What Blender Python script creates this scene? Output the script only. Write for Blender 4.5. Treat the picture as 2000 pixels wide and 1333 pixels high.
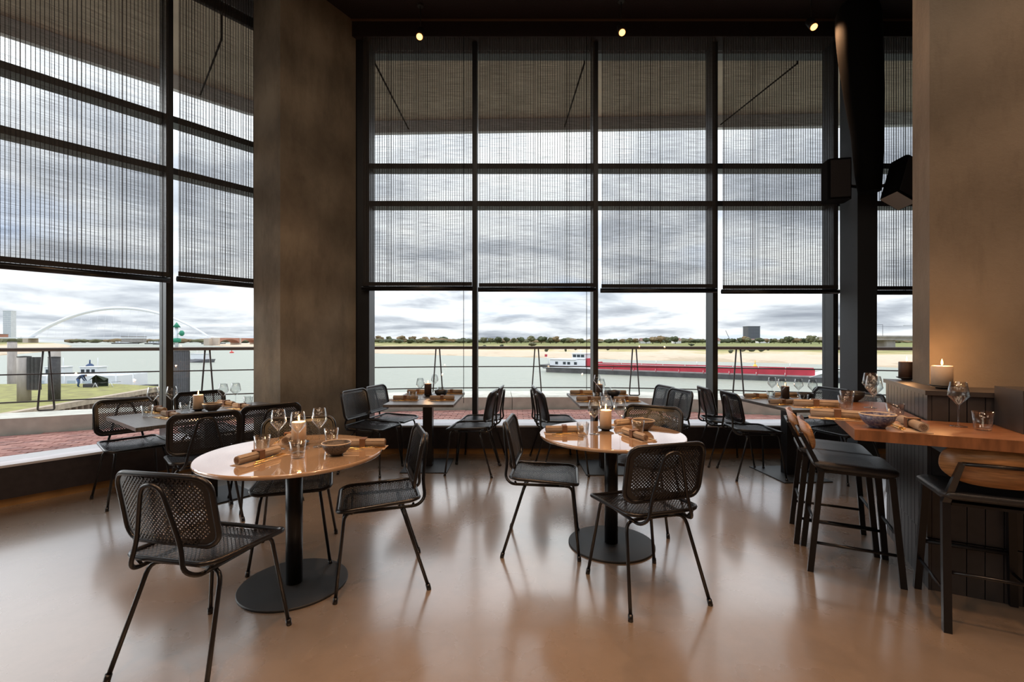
import bpy, bmesh, math, random
from mathutils import Vector, Matrix
R = math.radians
random.seed(7)
for o in list(bpy.data.objects): bpy.data.objects.remove(o)
SC = bpy.context.scene
COL = SC.collection

# ------------------------------------------------------------------ camera, world, lights, exposure
FPX = 907.0
cam_d = bpy.data.cameras.new('camera')
cam_d.sensor_width = 36.0
cam_d.lens = 36.0 * FPX / 2000.0
cam_d.clip_start = 0.05
cam_d.clip_end = 9000
cam = bpy.data.objects.new('camera', cam_d)
cam.location = (0, 0, 1.35)
cam.rotation_euler = (R(90), 0, 0)
COL.objects.link(cam)
SC.camera = cam
SC.view_settings.view_transform = 'Standard'
SC.view_settings.look = 'None'
SC.view_settings.exposure = 0.40
SC.view_settings.gamma = 1.0
SC.view_settings.use_curve_mapping = False
try:
    SC.cycles.transparent_max_bounces = 24
    SC.cycles.max_bounces = 10
except Exception:
    pass

world = bpy.data.worlds.new('overcast_sky')
SC.world = world
world.use_nodes = True
nt = world.node_tree
for n in list(nt.nodes): nt.nodes.remove(n)
def N(t, typ, **kw):
    n = t.nodes.new(typ)
    for k, v in kw.items():
        setattr(n, k, v)
    return n
out = N(nt, 'ShaderNodeOutputWorld'); bg = N(nt, 'ShaderNodeBackground')
tc = N(nt, 'ShaderNodeTexCoord'); sep = N(nt, 'ShaderNodeSeparateXYZ')
add = N(nt, 'ShaderNodeMath', operation='ADD'); add.inputs[1].default_value = 0.13
mx = N(nt, 'ShaderNodeMath', operation='MAXIMUM'); mx.inputs[1].default_value = 0.08
dx = N(nt, 'ShaderNodeMath', operation='DIVIDE'); dy = N(nt, 'ShaderNodeMath', operation='DIVIDE')
cmb = N(nt, 'ShaderNodeCombineXYZ')
nt.links.new(tc.outputs['Generated'], sep.inputs[0])
nt.links.new(sep.outputs['Z'], add.inputs[0]); nt.links.new(add.outputs[0], mx.inputs[0])
nt.links.new(sep.outputs['X'], dx.inputs[0]); nt.links.new(mx.outputs[0], dx.inputs[1])
nt.links.new(sep.outputs['Y'], dy.inputs[0]); nt.links.new(mx.outputs[0], dy.inputs[1])
nt.links.new(dx.outputs[0], cmb.inputs[0]); nt.links.new(dy.outputs[0], cmb.inputs[1])
ns = N(nt, 'ShaderNodeTexNoise'); ns.inputs['Scale'].default_value = 0.75; ns.inputs['Detail'].default_value = 9
ns.inputs['Roughness'].default_value = 0.58; ns.inputs['Distortion'].default_value = 0.25
nt.links.new(cmb.outputs[0], ns.inputs['Vector'])
rp = N(nt, 'ShaderNodeValToRGB')
e = rp.color_ramp.elements
e[0].position = 0.30; e[0].color = (0.30, 0.325, 0.38, 1)
e[1].position = 0.64; e[1].color = (1.0, 1.0, 1.0, 1)
m1 = rp.color_ramp.elements.new(0.42); m1.color = (0.52, 0.55, 0.61, 1)
m2 = rp.color_ramp.elements.new(0.52); m2.color = (0.84, 0.86, 0.90, 1)
nt.links.new(ns.outputs['Fac'], rp.inputs[0])
# thin, bluer cloud towards the left (west) side of the sky
n2 = N(nt, 'ShaderNodeTexNoise'); n2.inputs['Scale'].default_value = 0.35; n2.inputs['Detail'].default_value = 3
nt.links.new(cmb.outputs[0], n2.inputs['Vector'])
r2 = N(nt, 'ShaderNodeValToRGB'); r2.color_ramp.elements[0].position = 0.56; r2.color_ramp.elements[1].position = 0.68
nt.links.new(n2.outputs['Fac'], r2.inputs[0])
mb = N(nt, 'ShaderNodeMixRGB'); mb.inputs[2].default_value = (0.42, 0.60, 0.95, 1)
nt.links.new(r2.outputs[0], mb.inputs[0]); nt.links.new(rp.outputs[0], mb.inputs[1])
# darker cloud base overhead, bright band near the horizon
ze = N(nt, 'ShaderNodeMapRange'); ze.inputs[1].default_value = 0.0; ze.inputs[2].default_value = 0.8
ze.inputs[3].default_value = 0.94; ze.inputs[4].default_value = 2.6   # overcast sky: brighter overhead
nt.links.new(sep.outputs['Z'], ze.inputs[0])
nt.links.new(mb.outputs[0], bg.inputs[0]); nt.links.new(ze.outputs[0], bg.inputs[1])
nt.links.new(bg.outputs[0], out.inputs[0])

def light(name, kind, loc, rot, energy, color, **kw):
    d = bpy.data.lights.new(name, kind); d.energy = energy; d.color = color
    for k, v in kw.items(): setattr(d, k, v)
    o = bpy.data.objects.new(name, d); o.location = loc; o.rotation_euler = rot; COL.objects.link(o)
    return o
WARM = (1.0, 0.53, 0.26)
# soft sun through the cloud
sun_o = light('sun_light', 'SUN', (0, 0, 30), (0, 0, 0), 1.15, (1.0, 0.97, 0.93), angle=R(45))
sun_o.rotation_euler = Vector((0.90, -0.16, -0.44)).to_track_quat('-Z', 'Y').to_euler()
# ceiling downlights of the dining room (warm), outside the frame
for i, (x, y, p) in enumerate([(-3.2, 0.2, 95), (-0.6, 0.6, 130), (1.7, 0.4, 130), (0.5, 2.2, 50), (-3.0, 2.3, 40), (3.0, 1.2, 70), (2.9, -1.6, 90), (-1.2, -1.8, 100)]):
    light('ceiling_downlight', 'SPOT', (x, y, 4.9), (0, 0, 0), p * 1.6, WARM, spot_size=R(95), spot_blend=0.8, shadow_soft_size=0.12)

# unseen soft area lights added behind and above the camera to fill the room
for x, y, e_ in ((-3.6, -1.2, 25), (0.0, -1.6, 35), (3.4, -2.0, 25), (-1.2, 1.6, 22), (1.6, 1.6, 25)):
    light('room_fill_light', 'AREA', (x, y, 5.05), (0, 0, 0), e_, (1.0, 0.80, 0.62), shape='SQUARE', size=1.6)

# ------------------------------------------------------------------ materials
MATS = {}
def mat(name, col, rough=0.5, metal=0.0, noise=0.0, nscale=8.0, bump=0.0, bscale=60.0, col2=None, coat=0.0, spec=0.5, stretch=None, detail=6):
    if name in MATS: return MATS[name]
    m = bpy.data.materials.new(name); m.use_nodes = True
    t = m.node_tree; b = t.nodes['Principled BSDF']
    b.inputs['Base Color'].default_value = (*col, 1); b.inputs['Roughness'].default_value = rough
    b.inputs['Metallic'].default_value = metal; b.inputs['Coat Weight'].default_value = coat
    b.inputs['Specular IOR Level'].default_value = spec
    tcn = t.nodes.new('ShaderNodeTexCoord'); mp = t.nodes.new('ShaderNodeMapping')
    t.links.new(tcn.outputs['Object'], mp.inputs[0])
    if stretch: mp.inputs['Scale'].default_value = stretch
    nz = t.nodes.new('ShaderNodeTexNoise'); nz.inputs['Scale'].default_value = nscale; nz.inputs['Detail'].default_value = detail
    t.links.new(mp.outputs[0], nz.inputs['Vector'])
    c2 = col2 if col2 else tuple(max(0, c * (1 - noise)) for c in col)
    cr = t.nodes.new('ShaderNodeValToRGB'); cr.color_ramp.elements[0].position = 0.33; cr.color_ramp.elements[1].position = 0.67
    cr.color_ramp.elements[0].color = (*c2, 1); cr.color_ramp.elements[1].color = (*col, 1)
    t.links.new(nz.outputs['Fac'], cr.inputs[0]); t.links.new(cr.outputs[0], b.inputs['Base Color'])
    if bump:
        bz = t.nodes.new('ShaderNodeTexNoise'); bz.inputs['Scale'].default_value = bscale; bz.inputs['Detail'].default_value = 4
        t.links.new(mp.outputs[0], bz.inputs['Vector'])
        bp = t.nodes.new('ShaderNodeBump'); bp.inputs['Strength'].default_value = bump; bp.inputs['Distance'].default_value = 0.01
        t.links.new(bz.outputs['Fac'], bp.inputs['Height']); t.links.new(bp.outputs[0], b.inputs['Normal'])
    MATS[name] = m
    return m

def emis(name, col, s):
    if name in MATS: return MATS[name]
    m = bpy.data.materials.new(name); m.use_nodes = True
    b = m.node_tree.nodes['Principled BSDF']
    b.inputs['Base Color'].default_value = (*col, 1)
    b.inputs['Emission Color'].default_value = (*col, 1); b.inputs['Emission Strength'].default_value = s
    MATS[name] = m
    return m

def glass_mat(name, col=(1, 1, 1), rough=0.0, ior=1.45):
    m = bpy.data.materials.new(name); m.use_nodes = True
    b = m.node_tree.nodes['Principled BSDF']
    b.inputs['Base Color'].default_value = (*col, 1); b.inputs['Roughness'].default_value = rough
    b.inputs['Transmission Weight'].default_value = 1.0; b.inputs['IOR'].default_value = ior
    MATS[name] = m
    return m
def facing(t, pw, amp, base):
    lw_ = t.nodes.new('ShaderNodeLayerWeight'); lw_.inputs[0].default_value = 0.5
    a = t.nodes.new('ShaderNodeMath'); a.operation = 'POWER'; a.inputs[1].default_value = pw
    b = t.nodes.new('ShaderNodeMath'); b.operation = 'MULTIPLY_ADD'; b.inputs[1].default_value = amp; b.inputs[2].default_value = base
    t.links.new(lw_.outputs['Facing'], a.inputs[0]); t.links.new(a.outputs[0], b.inputs[0])
    return b
def thin_glass():
    m = bpy.data.materials.new('drinking_glass'); m.use_nodes = True
    t = m.node_tree; t.nodes.remove(t.nodes['Principled BSDF']); o = t.nodes['Material Output']
    tr = t.nodes.new('ShaderNodeBsdfTransparent'); tr.inputs[0].default_value = (0.95, 0.96, 0.96, 1)
    gl = t.nodes.new('ShaderNodeBsdfGlossy'); gl.inputs['Roughness'].default_value = 0.02
    fr = facing(t, 2.4, 0.95, 0.04)
    mi = t.nodes.new('ShaderNodeMixShader')
    t.links.new(fr.outputs[0], mi.inputs[0]); t.links.new(tr.outputs[0], mi.inputs[1]); t.links.new(gl.outputs[0], mi.inputs[2]); t.links.new(mi.outputs[0], o.inputs[0])
    return m
GLASS = thin_glass()

def pane_mat():
    m = bpy.data.materials.new('window_glass'); m.use_nodes = True
    t = m.node_tree; t.nodes.remove(t.nodes['Principled BSDF']); o = t.nodes['Material Output']
    tr = t.nodes.new('ShaderNodeBsdfTransparent'); tr.inputs[0].default_value = (0.97, 0.985, 0.98, 1)
    gl = t.nodes.new('ShaderNodeBsdfGlossy'); gl.inputs['Roughness'].default_value = 0.01
    ml = facing(t, 5.0, 0.9, 0.03)
    mi = t.nodes.new('ShaderNodeMixShader')
    t.links.new(ml.outputs[0], mi.inputs[0])
    t.links.new(tr.outputs[0], mi.inputs[1]); t.links.new(gl.outputs[0], mi.inputs[2]); t.links.new(mi.outputs[0], o.inputs[0])
    return m
PANE = pane_mat()

def blind_mat():
    m = bpy.data.materials.new('sheer_blind_fabric'); m.use_nodes = True
    t = m.node_tree; t.nodes.remove(t.nodes['Principled BSDF']); o = t.nodes['Material Output']
    tr = t.nodes.new('ShaderNodeBsdfTransparent'); tr.inputs[0].default_value = (1, 1, 1, 1)
    df = t.nodes.new('ShaderNodeBsdfDiffuse'); df.inputs[0].default_value = (0.10, 0.095, 0.09, 1)
    tcn = t.nodes.new('ShaderNodeTexCoord'); mp = t.nodes.new('ShaderNodeMapping')
    mp.inputs['Scale'].default_value = (1.6, 1.6, 95)
    t.links.new(tcn.outputs['Object'], mp.inputs[0])
    nz = t.nodes.new('ShaderNodeTexNoise'); nz.inputs['Scale'].default_value = 2.2; nz.inputs['Detail'].default_value = 4
    nz.inputs['Roughness'].default_value = 0.7
    t.links.new(mp.outputs[0], nz.inputs['Vector'])
    mr = t.nodes.new('ShaderNodeMapRange'); mr.inputs[1].default_value = 0.36; mr.inputs[2].default_value = 0.64
    mr.inputs[3].default_value = 0.30; mr.inputs[4].default_value = 0.58
    t.links.new(nz.outputs['Fac'], mr.inputs[0])
    mi = t.nodes.new('ShaderNodeMixShader')
    t.links.new(mr.outputs[0], mi.inputs[0]); t.links.new(tr.outputs[0], mi.inputs[1]); t.links.new(df.outputs[0], mi.inputs[2])
    t.links.new(mi.outputs[0], o.inputs[0])
    return m
BLIND = blind_mat()

BLACK = mat('black_powder_coat', (0.007, 0.007, 0.009), 0.3, 0.0, 0.2, 30)
CORD = mat('black_woven_cord', (0.010, 0.010, 0.013), 0.3, 0.0, 0.3, 60)
FRAME = mat('anthracite_window_frame', (0.022, 0.024, 0.028), 0.4, 0.2, 0.2, 5)
THREAD = mat('blind_thread_dark', (0.02, 0.017, 0.017), 0.8)
BLACKM = mat('matt_black', (0.003, 0.003, 0.0033), 0.9, spec=0.1)
CHAR = mat('charcoal_steel', (0.03, 0.033, 0.037), 0.5, 0.3, 0.3, 4)
STONE = mat('pale_stone_tabletop', (0.42, 0.28, 0.175), 0.05, 0, 0.10, 4, coat=1.0)
STONE.node_tree.nodes['Principled BSDF'].inputs['Coat IOR'].default_value = 1.8
STONEEDGE = STONE
GREYW = mat('dark_grey_wood', (0.12, 0.11, 0.105), 0.32, 0, 0.5, 12, 0.15, 40, stretch=(1, 14, 1))
OAK = mat('bar_oak', (0.25, 0.105, 0.045), 0.35, 0, 0.45, 7, 0.1, 40, stretch=(1, 10, 1))
STOOLWOOD = mat('stool_oak_veneer', (0.42, 0.20, 0.075), 0.35, 0, 0.5, 8, stretch=(1.5, 1, 14))
LEATHER = mat('black_leather', (0.02, 0.02, 0.022), 0.42, 0, 0.2, 20, 0.2, 120)
NAPKIN = mat('linen_napkin', (0.36, 0.28, 0.21), 0.85, 0, 0.12, 40, 0.3, 300)
PAPER = mat('kraft_paper', (0.42, 0.31, 0.22), 0.8, 0, 0.1, 10)
RING = mat('tan_leather_ring', (0.18, 0.085, 0.04), 0.6, 0, 0.2, 20)
GOLD = mat('brushed_gold', (0.85, 0.55, 0.18), 0.25, 1.0)
WAX = mat('cream_wax', (0.70, 0.52, 0.36), 0.55, 0, 0.1, 12)
WAXD = mat('brown_wax', (0.07, 0.04, 0.03), 0.5, 0, 0.2, 12)
SAUCER = mat('dark_saucer', (0.025, 0.022, 0.022), 0.35, 0, 0.2, 12)
BOWLM = mat('speckled_stoneware', (0.11, 0.085, 0.07), 0.4, 0, col2=(0.02, 0.016, 0.014), nscale=120, noise=0.5)
BOWLB = mat('blue_patterned_stoneware', (0.20, 0.19, 0.22), 0.3, 0, col2=(0.025, 0.03, 0.10), nscale=110, noise=0.5)
BOWLD = mat('black_stoneware', (0.02, 0.02, 0.022), 0.4)
SEEDS = mat('dark_seasoning', (0.22, 0.16, 0.11), 0.9, 0, 0.8, 200, 1.0, 300)
RIMM = mat('bowl_rim_cream', (0.5, 0.4, 0.3), 0.4)
FLAME = emis('candle_flame', (1.0, 0.50, 0.16), 7)
LAMP = emis('lamp_glow', (1.0, 0.42, 0.12), 3.2)

def floor_mat():
    m = bpy.data.materials.new('polished_concrete_floor'); m.use_nodes = True
    t = m.node_tree; b = t.nodes['Principled BSDF']
    tcn = t.nodes.new('ShaderNodeTexCoord')
    def noise(s, d, r=0.5):
        n = t.nodes.new('ShaderNodeTexNoise'); n.inputs['Scale'].default_value = s; n.inputs['Detail'].default_value = d
        n.inputs['Roughness'].default_value = r
        t.links.new(tcn.outputs['Object'], n.inputs['Vector']); return n
    a = noise(0.7, 8, 0.6)
    cr = t.nodes.new('ShaderNodeValToRGB'); cr.color_ramp.elements[0].position = 0.3; cr.color_ramp.elements[1].position = 0.7
    cr.color_ramp.elements[0].color = (0.175, 0.14, 0.112, 1); cr.color_ramp.elements[1].color = (0.24, 0.195, 0.158, 1)
    t.links.new(a.outputs['Fac'], cr.inputs[0])
    sp = noise(9, 12, 0.75)
    cs = t.nodes.new('ShaderNodeValToRGB'); cs.color_ramp.elements[0].position = 0.25; cs.color_ramp.elements[1].position = 0.55
    cs.color_ramp.elements[0].color = (0.72, 0.72, 0.72, 1); cs.color_ramp.elements[1].color = (1, 1, 1, 1)
    t.links.new(sp.outputs['Fac'], cs.inputs[0])
    mu = t.nodes.new('ShaderNodeMixRGB'); mu.blend_type = 'MULTIPLY'; mu.inputs[0].default_value = 0.45
    t.links.new(cr.outputs[0], mu.inputs[1]); t.links.new(cs.outputs[0], mu.inputs[2]); t.links.new(mu.outputs[0], b.inputs['Base Color'])
    rr = noise(2.2, 7)
    mr = t.nodes.new('ShaderNodeMapRange'); mr.inputs[3].default_value = 0.20; mr.inputs[4].default_value = 0.36
    t.links.new(rr.outputs['Fac'], mr.inputs[0]); t.links.new(mr.outputs[0], b.inputs['Roughness'])
    b.inputs['Specular IOR Level'].default_value = 0.6; b.inputs['Coat Weight'].default_value = 1.0; b.inputs['Coat IOR'].default_value = 1.85; b.inputs['Coat Roughness'].default_value = 0.16
    bn = noise(0.5, 1); bp = t.nodes.new('ShaderNodeBump'); bp.inputs['Strength'].default_value = 0.05; bp.inputs['Distance'].default_value = 0.01
    return m

def concrete_mat(name, light_c, dark_c, seam=None):
    m = bpy.data.materials.new(name); m.use_nodes = True
    t = m.node_tree; b = t.nodes['Principled BSDF']; b.inputs['Roughness'].default_value = 0.8
    tcn = t.nodes.new('ShaderNodeTexCoord')
    def noise(s, d, r, st=(1, 1, 1)):
        mp = t.nodes.new('ShaderNodeMapping'); mp.inputs['Scale'].default_value = st
        t.links.new(tcn.outputs['Object'], mp.inputs[0])
        n = t.nodes.new('ShaderNodeTexNoise'); n.inputs['Scale'].default_value = s; n.inputs['Detail'].default_value = d
        n.inputs['Roughness'].default_value = r; t.links.new(mp.outputs[0], n.inputs['Vector']); return n
    a = noise(1.7, 9, 0.62, (1, 1, 0.7))
    cr = t.nodes.new('ShaderNodeValToRGB'); cr.color_ramp.elements[0].position = 0.3; cr.color_ramp.elements[1].position = 0.68
    cr.color_ramp.elements[0].color = (*dark_c, 1); cr.color_ramp.elements[1].color = (*light_c, 1)
    t.links.new(a.outputs['Fac'], cr.inputs[0])
    st = noise(3.5, 6, 0.7, (1, 1, 0.25))
    c2 = t.nodes.new('ShaderNodeValToRGB'); c2.color_ramp.elements[0].position = 0.28; c2.color_ramp.elements[1].position = 0.5
    c2.color_ramp.elements[0].color = (0.6, 0.58, 0.56, 1); c2.color_ramp.elements[1].color = (1, 1, 1, 1)
    t.links.new(st.outputs['Fac'], c2.inputs[0])
    mu = t.nodes.new('ShaderNodeMixRGB'); mu.blend_type = 'MULTIPLY'; mu.inputs[0].default_value = 0.8
    t.links.new(cr.outputs[0], mu.inputs[1]); t.links.new(c2.outputs[0], mu.inputs[2])
    # pour lines, roughly horizontal bands
    wv = t.nodes.new('ShaderNodeTexWave'); wv.bands_direction = 'Z'; wv.inputs['Scale'].default_value = 0.45
    wv.inputs['Distortion'].default_value = 5; wv.inputs['Detail'].default_value = 3; wv.inputs['Detail Scale'].default_value = 0.8
    t.links.new(tcn.outputs['Object'], wv.inputs['Vector'])
    mu2 = t.nodes.new('ShaderNodeMixRGB'); mu2.blend_type = 'MULTIPLY'; mu2.inputs[0].default_value = 0.22
    t.links.new(mu.outputs[0], mu2.inputs[1]); t.links.new(wv.outputs[0], mu2.inputs[2])
    t.links.new(mu2.outputs[0], b.inputs['Base Color'])
    bz = noise(22, 8, 0.7); bp = t.nodes.new('ShaderNodeBump'); bp.inputs['Strength'].default_value = 0.35; bp.inputs['Distance'].default_value = 0.01
    t.links.new(bz.outputs['Fac'], bp.inputs['Height']); t.links.new(bp.outputs[0], b.inputs['Normal'])
    MATS[name] = m
    return m

# ------------------------------------------------------------------ mesh builder
class MB:
    def __init__(s): s.v = []; s.f = []; s.sm = []; s.mi = []; s.cur = 0
    def face(s, idx, sm=False): s.f.append(tuple(idx)); s.sm.append(sm); s.mi.append(s.cur)
    def box(s, x0, x1, y0, y1, z0, z1, M=None):
        b = len(s.v)
        for z in (z0, z1):
            for x, y in ((x0, y0), (x1, y0), (x1, y1), (x0, y1)):
                p = Vector((x, y, z)); s.v.append(tuple(M @ p if M else p))
        for q in ((0, 3, 2, 1), (4, 5, 6, 7), (0, 1, 5, 4), (1, 2, 6, 5), (2, 3, 7, 6), (3, 0, 4, 7)):
            s.face([b + i for i in q])
        return s
    def hexa(s, lo, hi):   # 4 lower points, 4 upper points
        b = len(s.v); s.v += [tuple(p) for p in lo] + [tuple(p) for p in hi]
        for q in ((0, 3, 2, 1), (4, 5, 6, 7), (0, 1, 5, 4), (1, 2, 6, 5), (2, 3, 7, 6), (3, 0, 4, 7)):
            s.face([b + i for i in q])
        return s
    def prism(s, poly, z0, z1):
        b = len(s.v); n = len(poly)
        s.v += [(p[0], p[1], z0) for p in poly] + [(p[0], p[1], z1) for p in poly]
        s.face([b + n - 1 - i for i in range(n)]); s.face([b + n + i for i in range(n)])
        for i in range(n):
            j = (i + 1) % n; s.face((b + i, b + j, b + n + j, b + n + i))
        return s
    def tube(s, pts, r, seg=8, closed=False, cap=True):
        P = [Vector(p) for p in pts]; n = len(P); b = len(s.v)
        rs = r if isinstance(r, (list, tuple)) else [r] * n
        up = None
        for i in range(n):
            if closed: d = P[(i + 1) % n] - P[i - 1]
            else: d = P[min(i + 1, n - 1)] - P[max(i - 1, 0)]
            d.normalize()
            if up is None:
                up = Vector((0, 0, 1)) if abs(d.z) < 0.9 else Vector((1, 0, 0))
            side = d.cross(up)
            if side.length < 1e-4: side = d.cross(Vector((0, 1, 0)))
            side.normalize(); up = side.cross(d).normalized()
            for k in range(seg):
                a = 2 * math.pi * k / seg
                s.v.append(tuple(P[i] + (side * math.cos(a) + up * math.sin(a)) * rs[i]))
        m = n if closed else n - 1
        for i in range(m):
            for k in range(seg):
                i2 = (i + 1) % n; k2 = (k + 1) % seg
                s.face((b + i * seg + k, b + i * seg + k2, b + i2 * seg + k2, b + i2 * seg + k), True)
        if cap and not closed:
            s.face([b + seg - 1 - k for k in range(seg)]); s.face([b + (n - 1) * seg + k for k in range(seg)])
        return s
    def lathe(s, prof, seg=20, c=(0, 0, 0), sm=True, cap=True):
        b = len(s.v); n = len(prof)
        for r, z in prof:
            for k in range(seg):
                a = 2 * math.pi * k / seg
                s.v.append((c[0] + r * math.cos(a), c[1] + r * math.sin(a), c[2] + z))
        for i in range(n - 1):
            for k in range(seg):
                k2 = (k + 1) % seg
                s.face((b + i * seg + k, b + i * seg + k2, b + (i + 1) * seg + k2, b + (i + 1) * seg + k), sm)
        if not cap: return s
        if prof[0][0] > 1e-5: s.face([b + seg - 1 - k for k in range(seg)])
        if prof[-1][0] > 1e-5: s.face([b + (n - 1) * seg + k for k in range(seg)])
        return s
    def mesh(s, name, mats):
        me = bpy.data.meshes.new(name); me.from_pydata(s.v, [], s.f)
        if not isinstance(mats, (list, tuple)): mats = [mats]
        for m in mats: me.materials.append(m)
        me.polygons.foreach_set('use_smooth', s.sm); me.polygons.foreach_set('material_index', s.mi)
        me.update()
        return me
    def build(s, name, mats, parent=None, **pr):
        o = bpy.data.objects.new(name, s.mesh(name, mats)); COL.objects.link(o)
        if parent: o.parent = parent
        for k, v in pr.items(): o[k] = v
        return o

def tag(o, label, cat, group=None):
    o['label'] = label; o['category'] = cat
    if group: o['group'] = group
    return o
def thing(name, label=None, cat=None, loc=(0, 0, 0), rz=0.0, group=None):
    o = bpy.data.objects.new(name, None); COL.objects.link(o); o.empty_display_size = 0.1
    o.location = loc; o.rotation_euler = (0, 0, rz)
    if label: tag(o, label, cat, group)
    return o
def struct(o):
    o['kind'] = 'structure'; return o
def inst(name, me, parent=None, loc=None, rz=None):
    o = bpy.data.objects.new(name, me); COL.objects.link(o)
    if parent: o.parent = parent
    if loc is not None: o.location = loc
    if rz is not None: o.rotation_euler = (0, 0, rz)
    return o
KIDS = {}
def copy_thing(root, loc, rz, label, group=None):
    if root not in KIDS: KIDS[root] = [(c, list(c.children)) for c in root.children]
    r = root.copy(); COL.objects.link(r); r.location = loc; r.rotation_euler = (0, 0, rz); r['label'] = label
    if group: r['group'] = group
    for c, gs in KIDS[root]:
        d = c.copy(); COL.objects.link(d); d.parent = r
        for g in gs:
            h = g.copy(); COL.objects.link(h); h.parent = d
    return r
class Proto:
    """first placement moves the original, later ones copy it"""
    def __init__(s, make): s.make = make; s.root = None
    def put(s, loc, rz, label, group=None):
        if s.root is None:
            s.root = s.make(); KIDS[s.root] = [(c, list(c.children)) for c in s.root.children]
            s.root.location = loc; s.root.rotation_euler = (0, 0, rz); s.root['label'] = label
            if group: s.root['group'] = group
            return s.root
        return copy_thing(s.root, loc, rz, label, group)
def rrect(hx, hy, r, n=5, cx=0, cy=0):
    P = []
    for sx, sy, a0 in ((1, 1, 0), (-1, 1, 90), (-1, -1, 180), (1, -1, 270)):
        for i in range(n + 1):
            a = R(a0 + 90 * i / n); P.append((cx + sx * (hx - r) + r * math.cos(a), cy + sy * (hy - r) + r * math.sin(a)))
    return P

# ================================================================== ROOM SHELL
WL0 = Vector((-4.20, 3.88)); WD = Vector((0.6097, 0.7926)); WN = Vector((-0.7926, 0.6097))   # left glass wall: origin, direction, outward normal
def wl(t, n=0.0): p = WL0 + WD * t + WN * n; return (p.x, p.y)
TJ = 2.36   # where the left wall meets the back wall

CEIL_Z = 5.13
mb = MB()
poly = [(-9.2, -4.5), (7.2, -4.5), (7.2, 5.78), wl(TJ, 0.02), wl(-7.0, 0.02)]
mb.prism(poly, -0.12, 0.0)
struct(mb.build('floor', floor_mat()))
CEILM = mat('dark_acoustic_ceiling', (0.018, 0.008, 0.009), 0.9, 0, 0.5, 60, 0.3, 200)
mb = MB(); mb.prism([(-9.2, -4.5), (7.2, -4.5), (7.2, 6.0), wl(TJ, 0.25), wl(-7.0, 0.25)], CEIL_Z, CEIL_Z + 0.15)
struct(mb.build('ceiling', CEILM))
WALLM = mat('dark_plaster_wall', (0.16, 0.12, 0.09), 0.8, 0, 0.2, 3)
struct(MB().box(-9.2, 7.2, -4.65, -4.5, 0, CEIL_Z).build('wall_rear', WALLM))
struct(MB().box(7.2, 7.35, -4.65, 6.0, 0, CEIL_Z).build('wall_right', WALLM))
b0 = wl(-7.0, 0.0)
struct(MB().box(-9.2, b0[0] + 0.05, -4.5, b0[1], 0, CEIL_Z).build('wall_left', WALLM))
# bulkhead above the back windows
struct(MB().box(-2.0, 7.2, 5.45, 5.78, 4.93, CEIL_Z).build('trim_1', CEILM))
EDGE = mat('bulkhead_edge', (0.10, 0.06, 0.035), 0.6)
struct(MB().box(-1.9, 7.2, 5.435, 5.449, 5.105, 5.125).build('trim_2', EDGE))

CONC = concrete_mat('pillar_concrete', (0.34, 0.29, 0.215), (0.15, 0.12, 0.085))
CONC2 = concrete_mat('pillar_concrete_light', (0.22, 0.18, 0.135), (0.145, 0.115, 0.082))
# left pillar
pA = Vector((-1.85, 5.5)); dS = Vector((-0.5, -0.866)); pB = pA + dS * 0.96; dL = Vector((-0.866, 0.5)); pC = pB + dL * 0.455; pD = pA + dL * 0.455
mb = MB(); mb.prism([tuple(pA), tuple(pD), tuple(pC), tuple(pB)], 0, CEIL_Z - 0.002)
o = mb.build('concrete_pillar', CONC); tag(o, 'brown-grey concrete pillar between the left windows and the back windows', 'pillar')

# back windows: frame parts, panes
def window_wall(name, fn, ts, z_tr, head, extra_w=0.03):
    """fn(t, n) -> xy ; n negative is towards the room; ts mullion positions"""
    w = struct(thing(name))
    for t in ts:
        p = [fn(t - extra_w, -0.20), fn(t + extra_w, -0.20), fn(t + extra_w, 0.0), fn(t - extra_w, 0.0)]
        MB().prism(p, 0.34, head).build('mullion', FRAME, w)
    for z in z_tr:
        for a, b in zip(ts[:-1], ts[1:]):
            p = [fn(a + extra_w, -0.18), fn(b - extra_w, -0.18), fn(b - extra_w, 0.0), fn(a + extra_w, 0.0)]
            MB().prism(p, z - 0.032, z + 0.032).build('transom', FRAME, w)
    zs = [0.36] + list(z_tr) + [head]
    for a, b in zip(ts[:-1], ts[1:]):
        for k in range(len(zs) - 1):
            z0 = zs[k] + (0.034 if k else 0); z1 = zs[k + 1] - 0.034
            p = [fn(a + extra_w, -0.052), fn(b - extra_w, -0.052), fn(b - extra_w, -0.044), fn(a + extra_w, -0.044)]
            MB().prism(p, z0, z1).build('pane', PANE, w)
    return w
def wb(x, n=0.0): return (x, 5.75 + n)
BX = [-1.86, -0.446, 1.0, 2.43, 3.87, 5.30, 6.73]
window_wall('window_2', wb, BX, [3.0, 3.45], 4.95)
BT = [1.065 + 1.43 * k for k in range(-5, 2)]
window_wall('window_1', wl, BT, [3.05, 3.57], 5.13)
# wide dark jamb next to the pillar
struct(MB().box(-1.86, -1.70, 5.53, 5.75, 0.34, 4.93).build('trim_3', FRAME))
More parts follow.
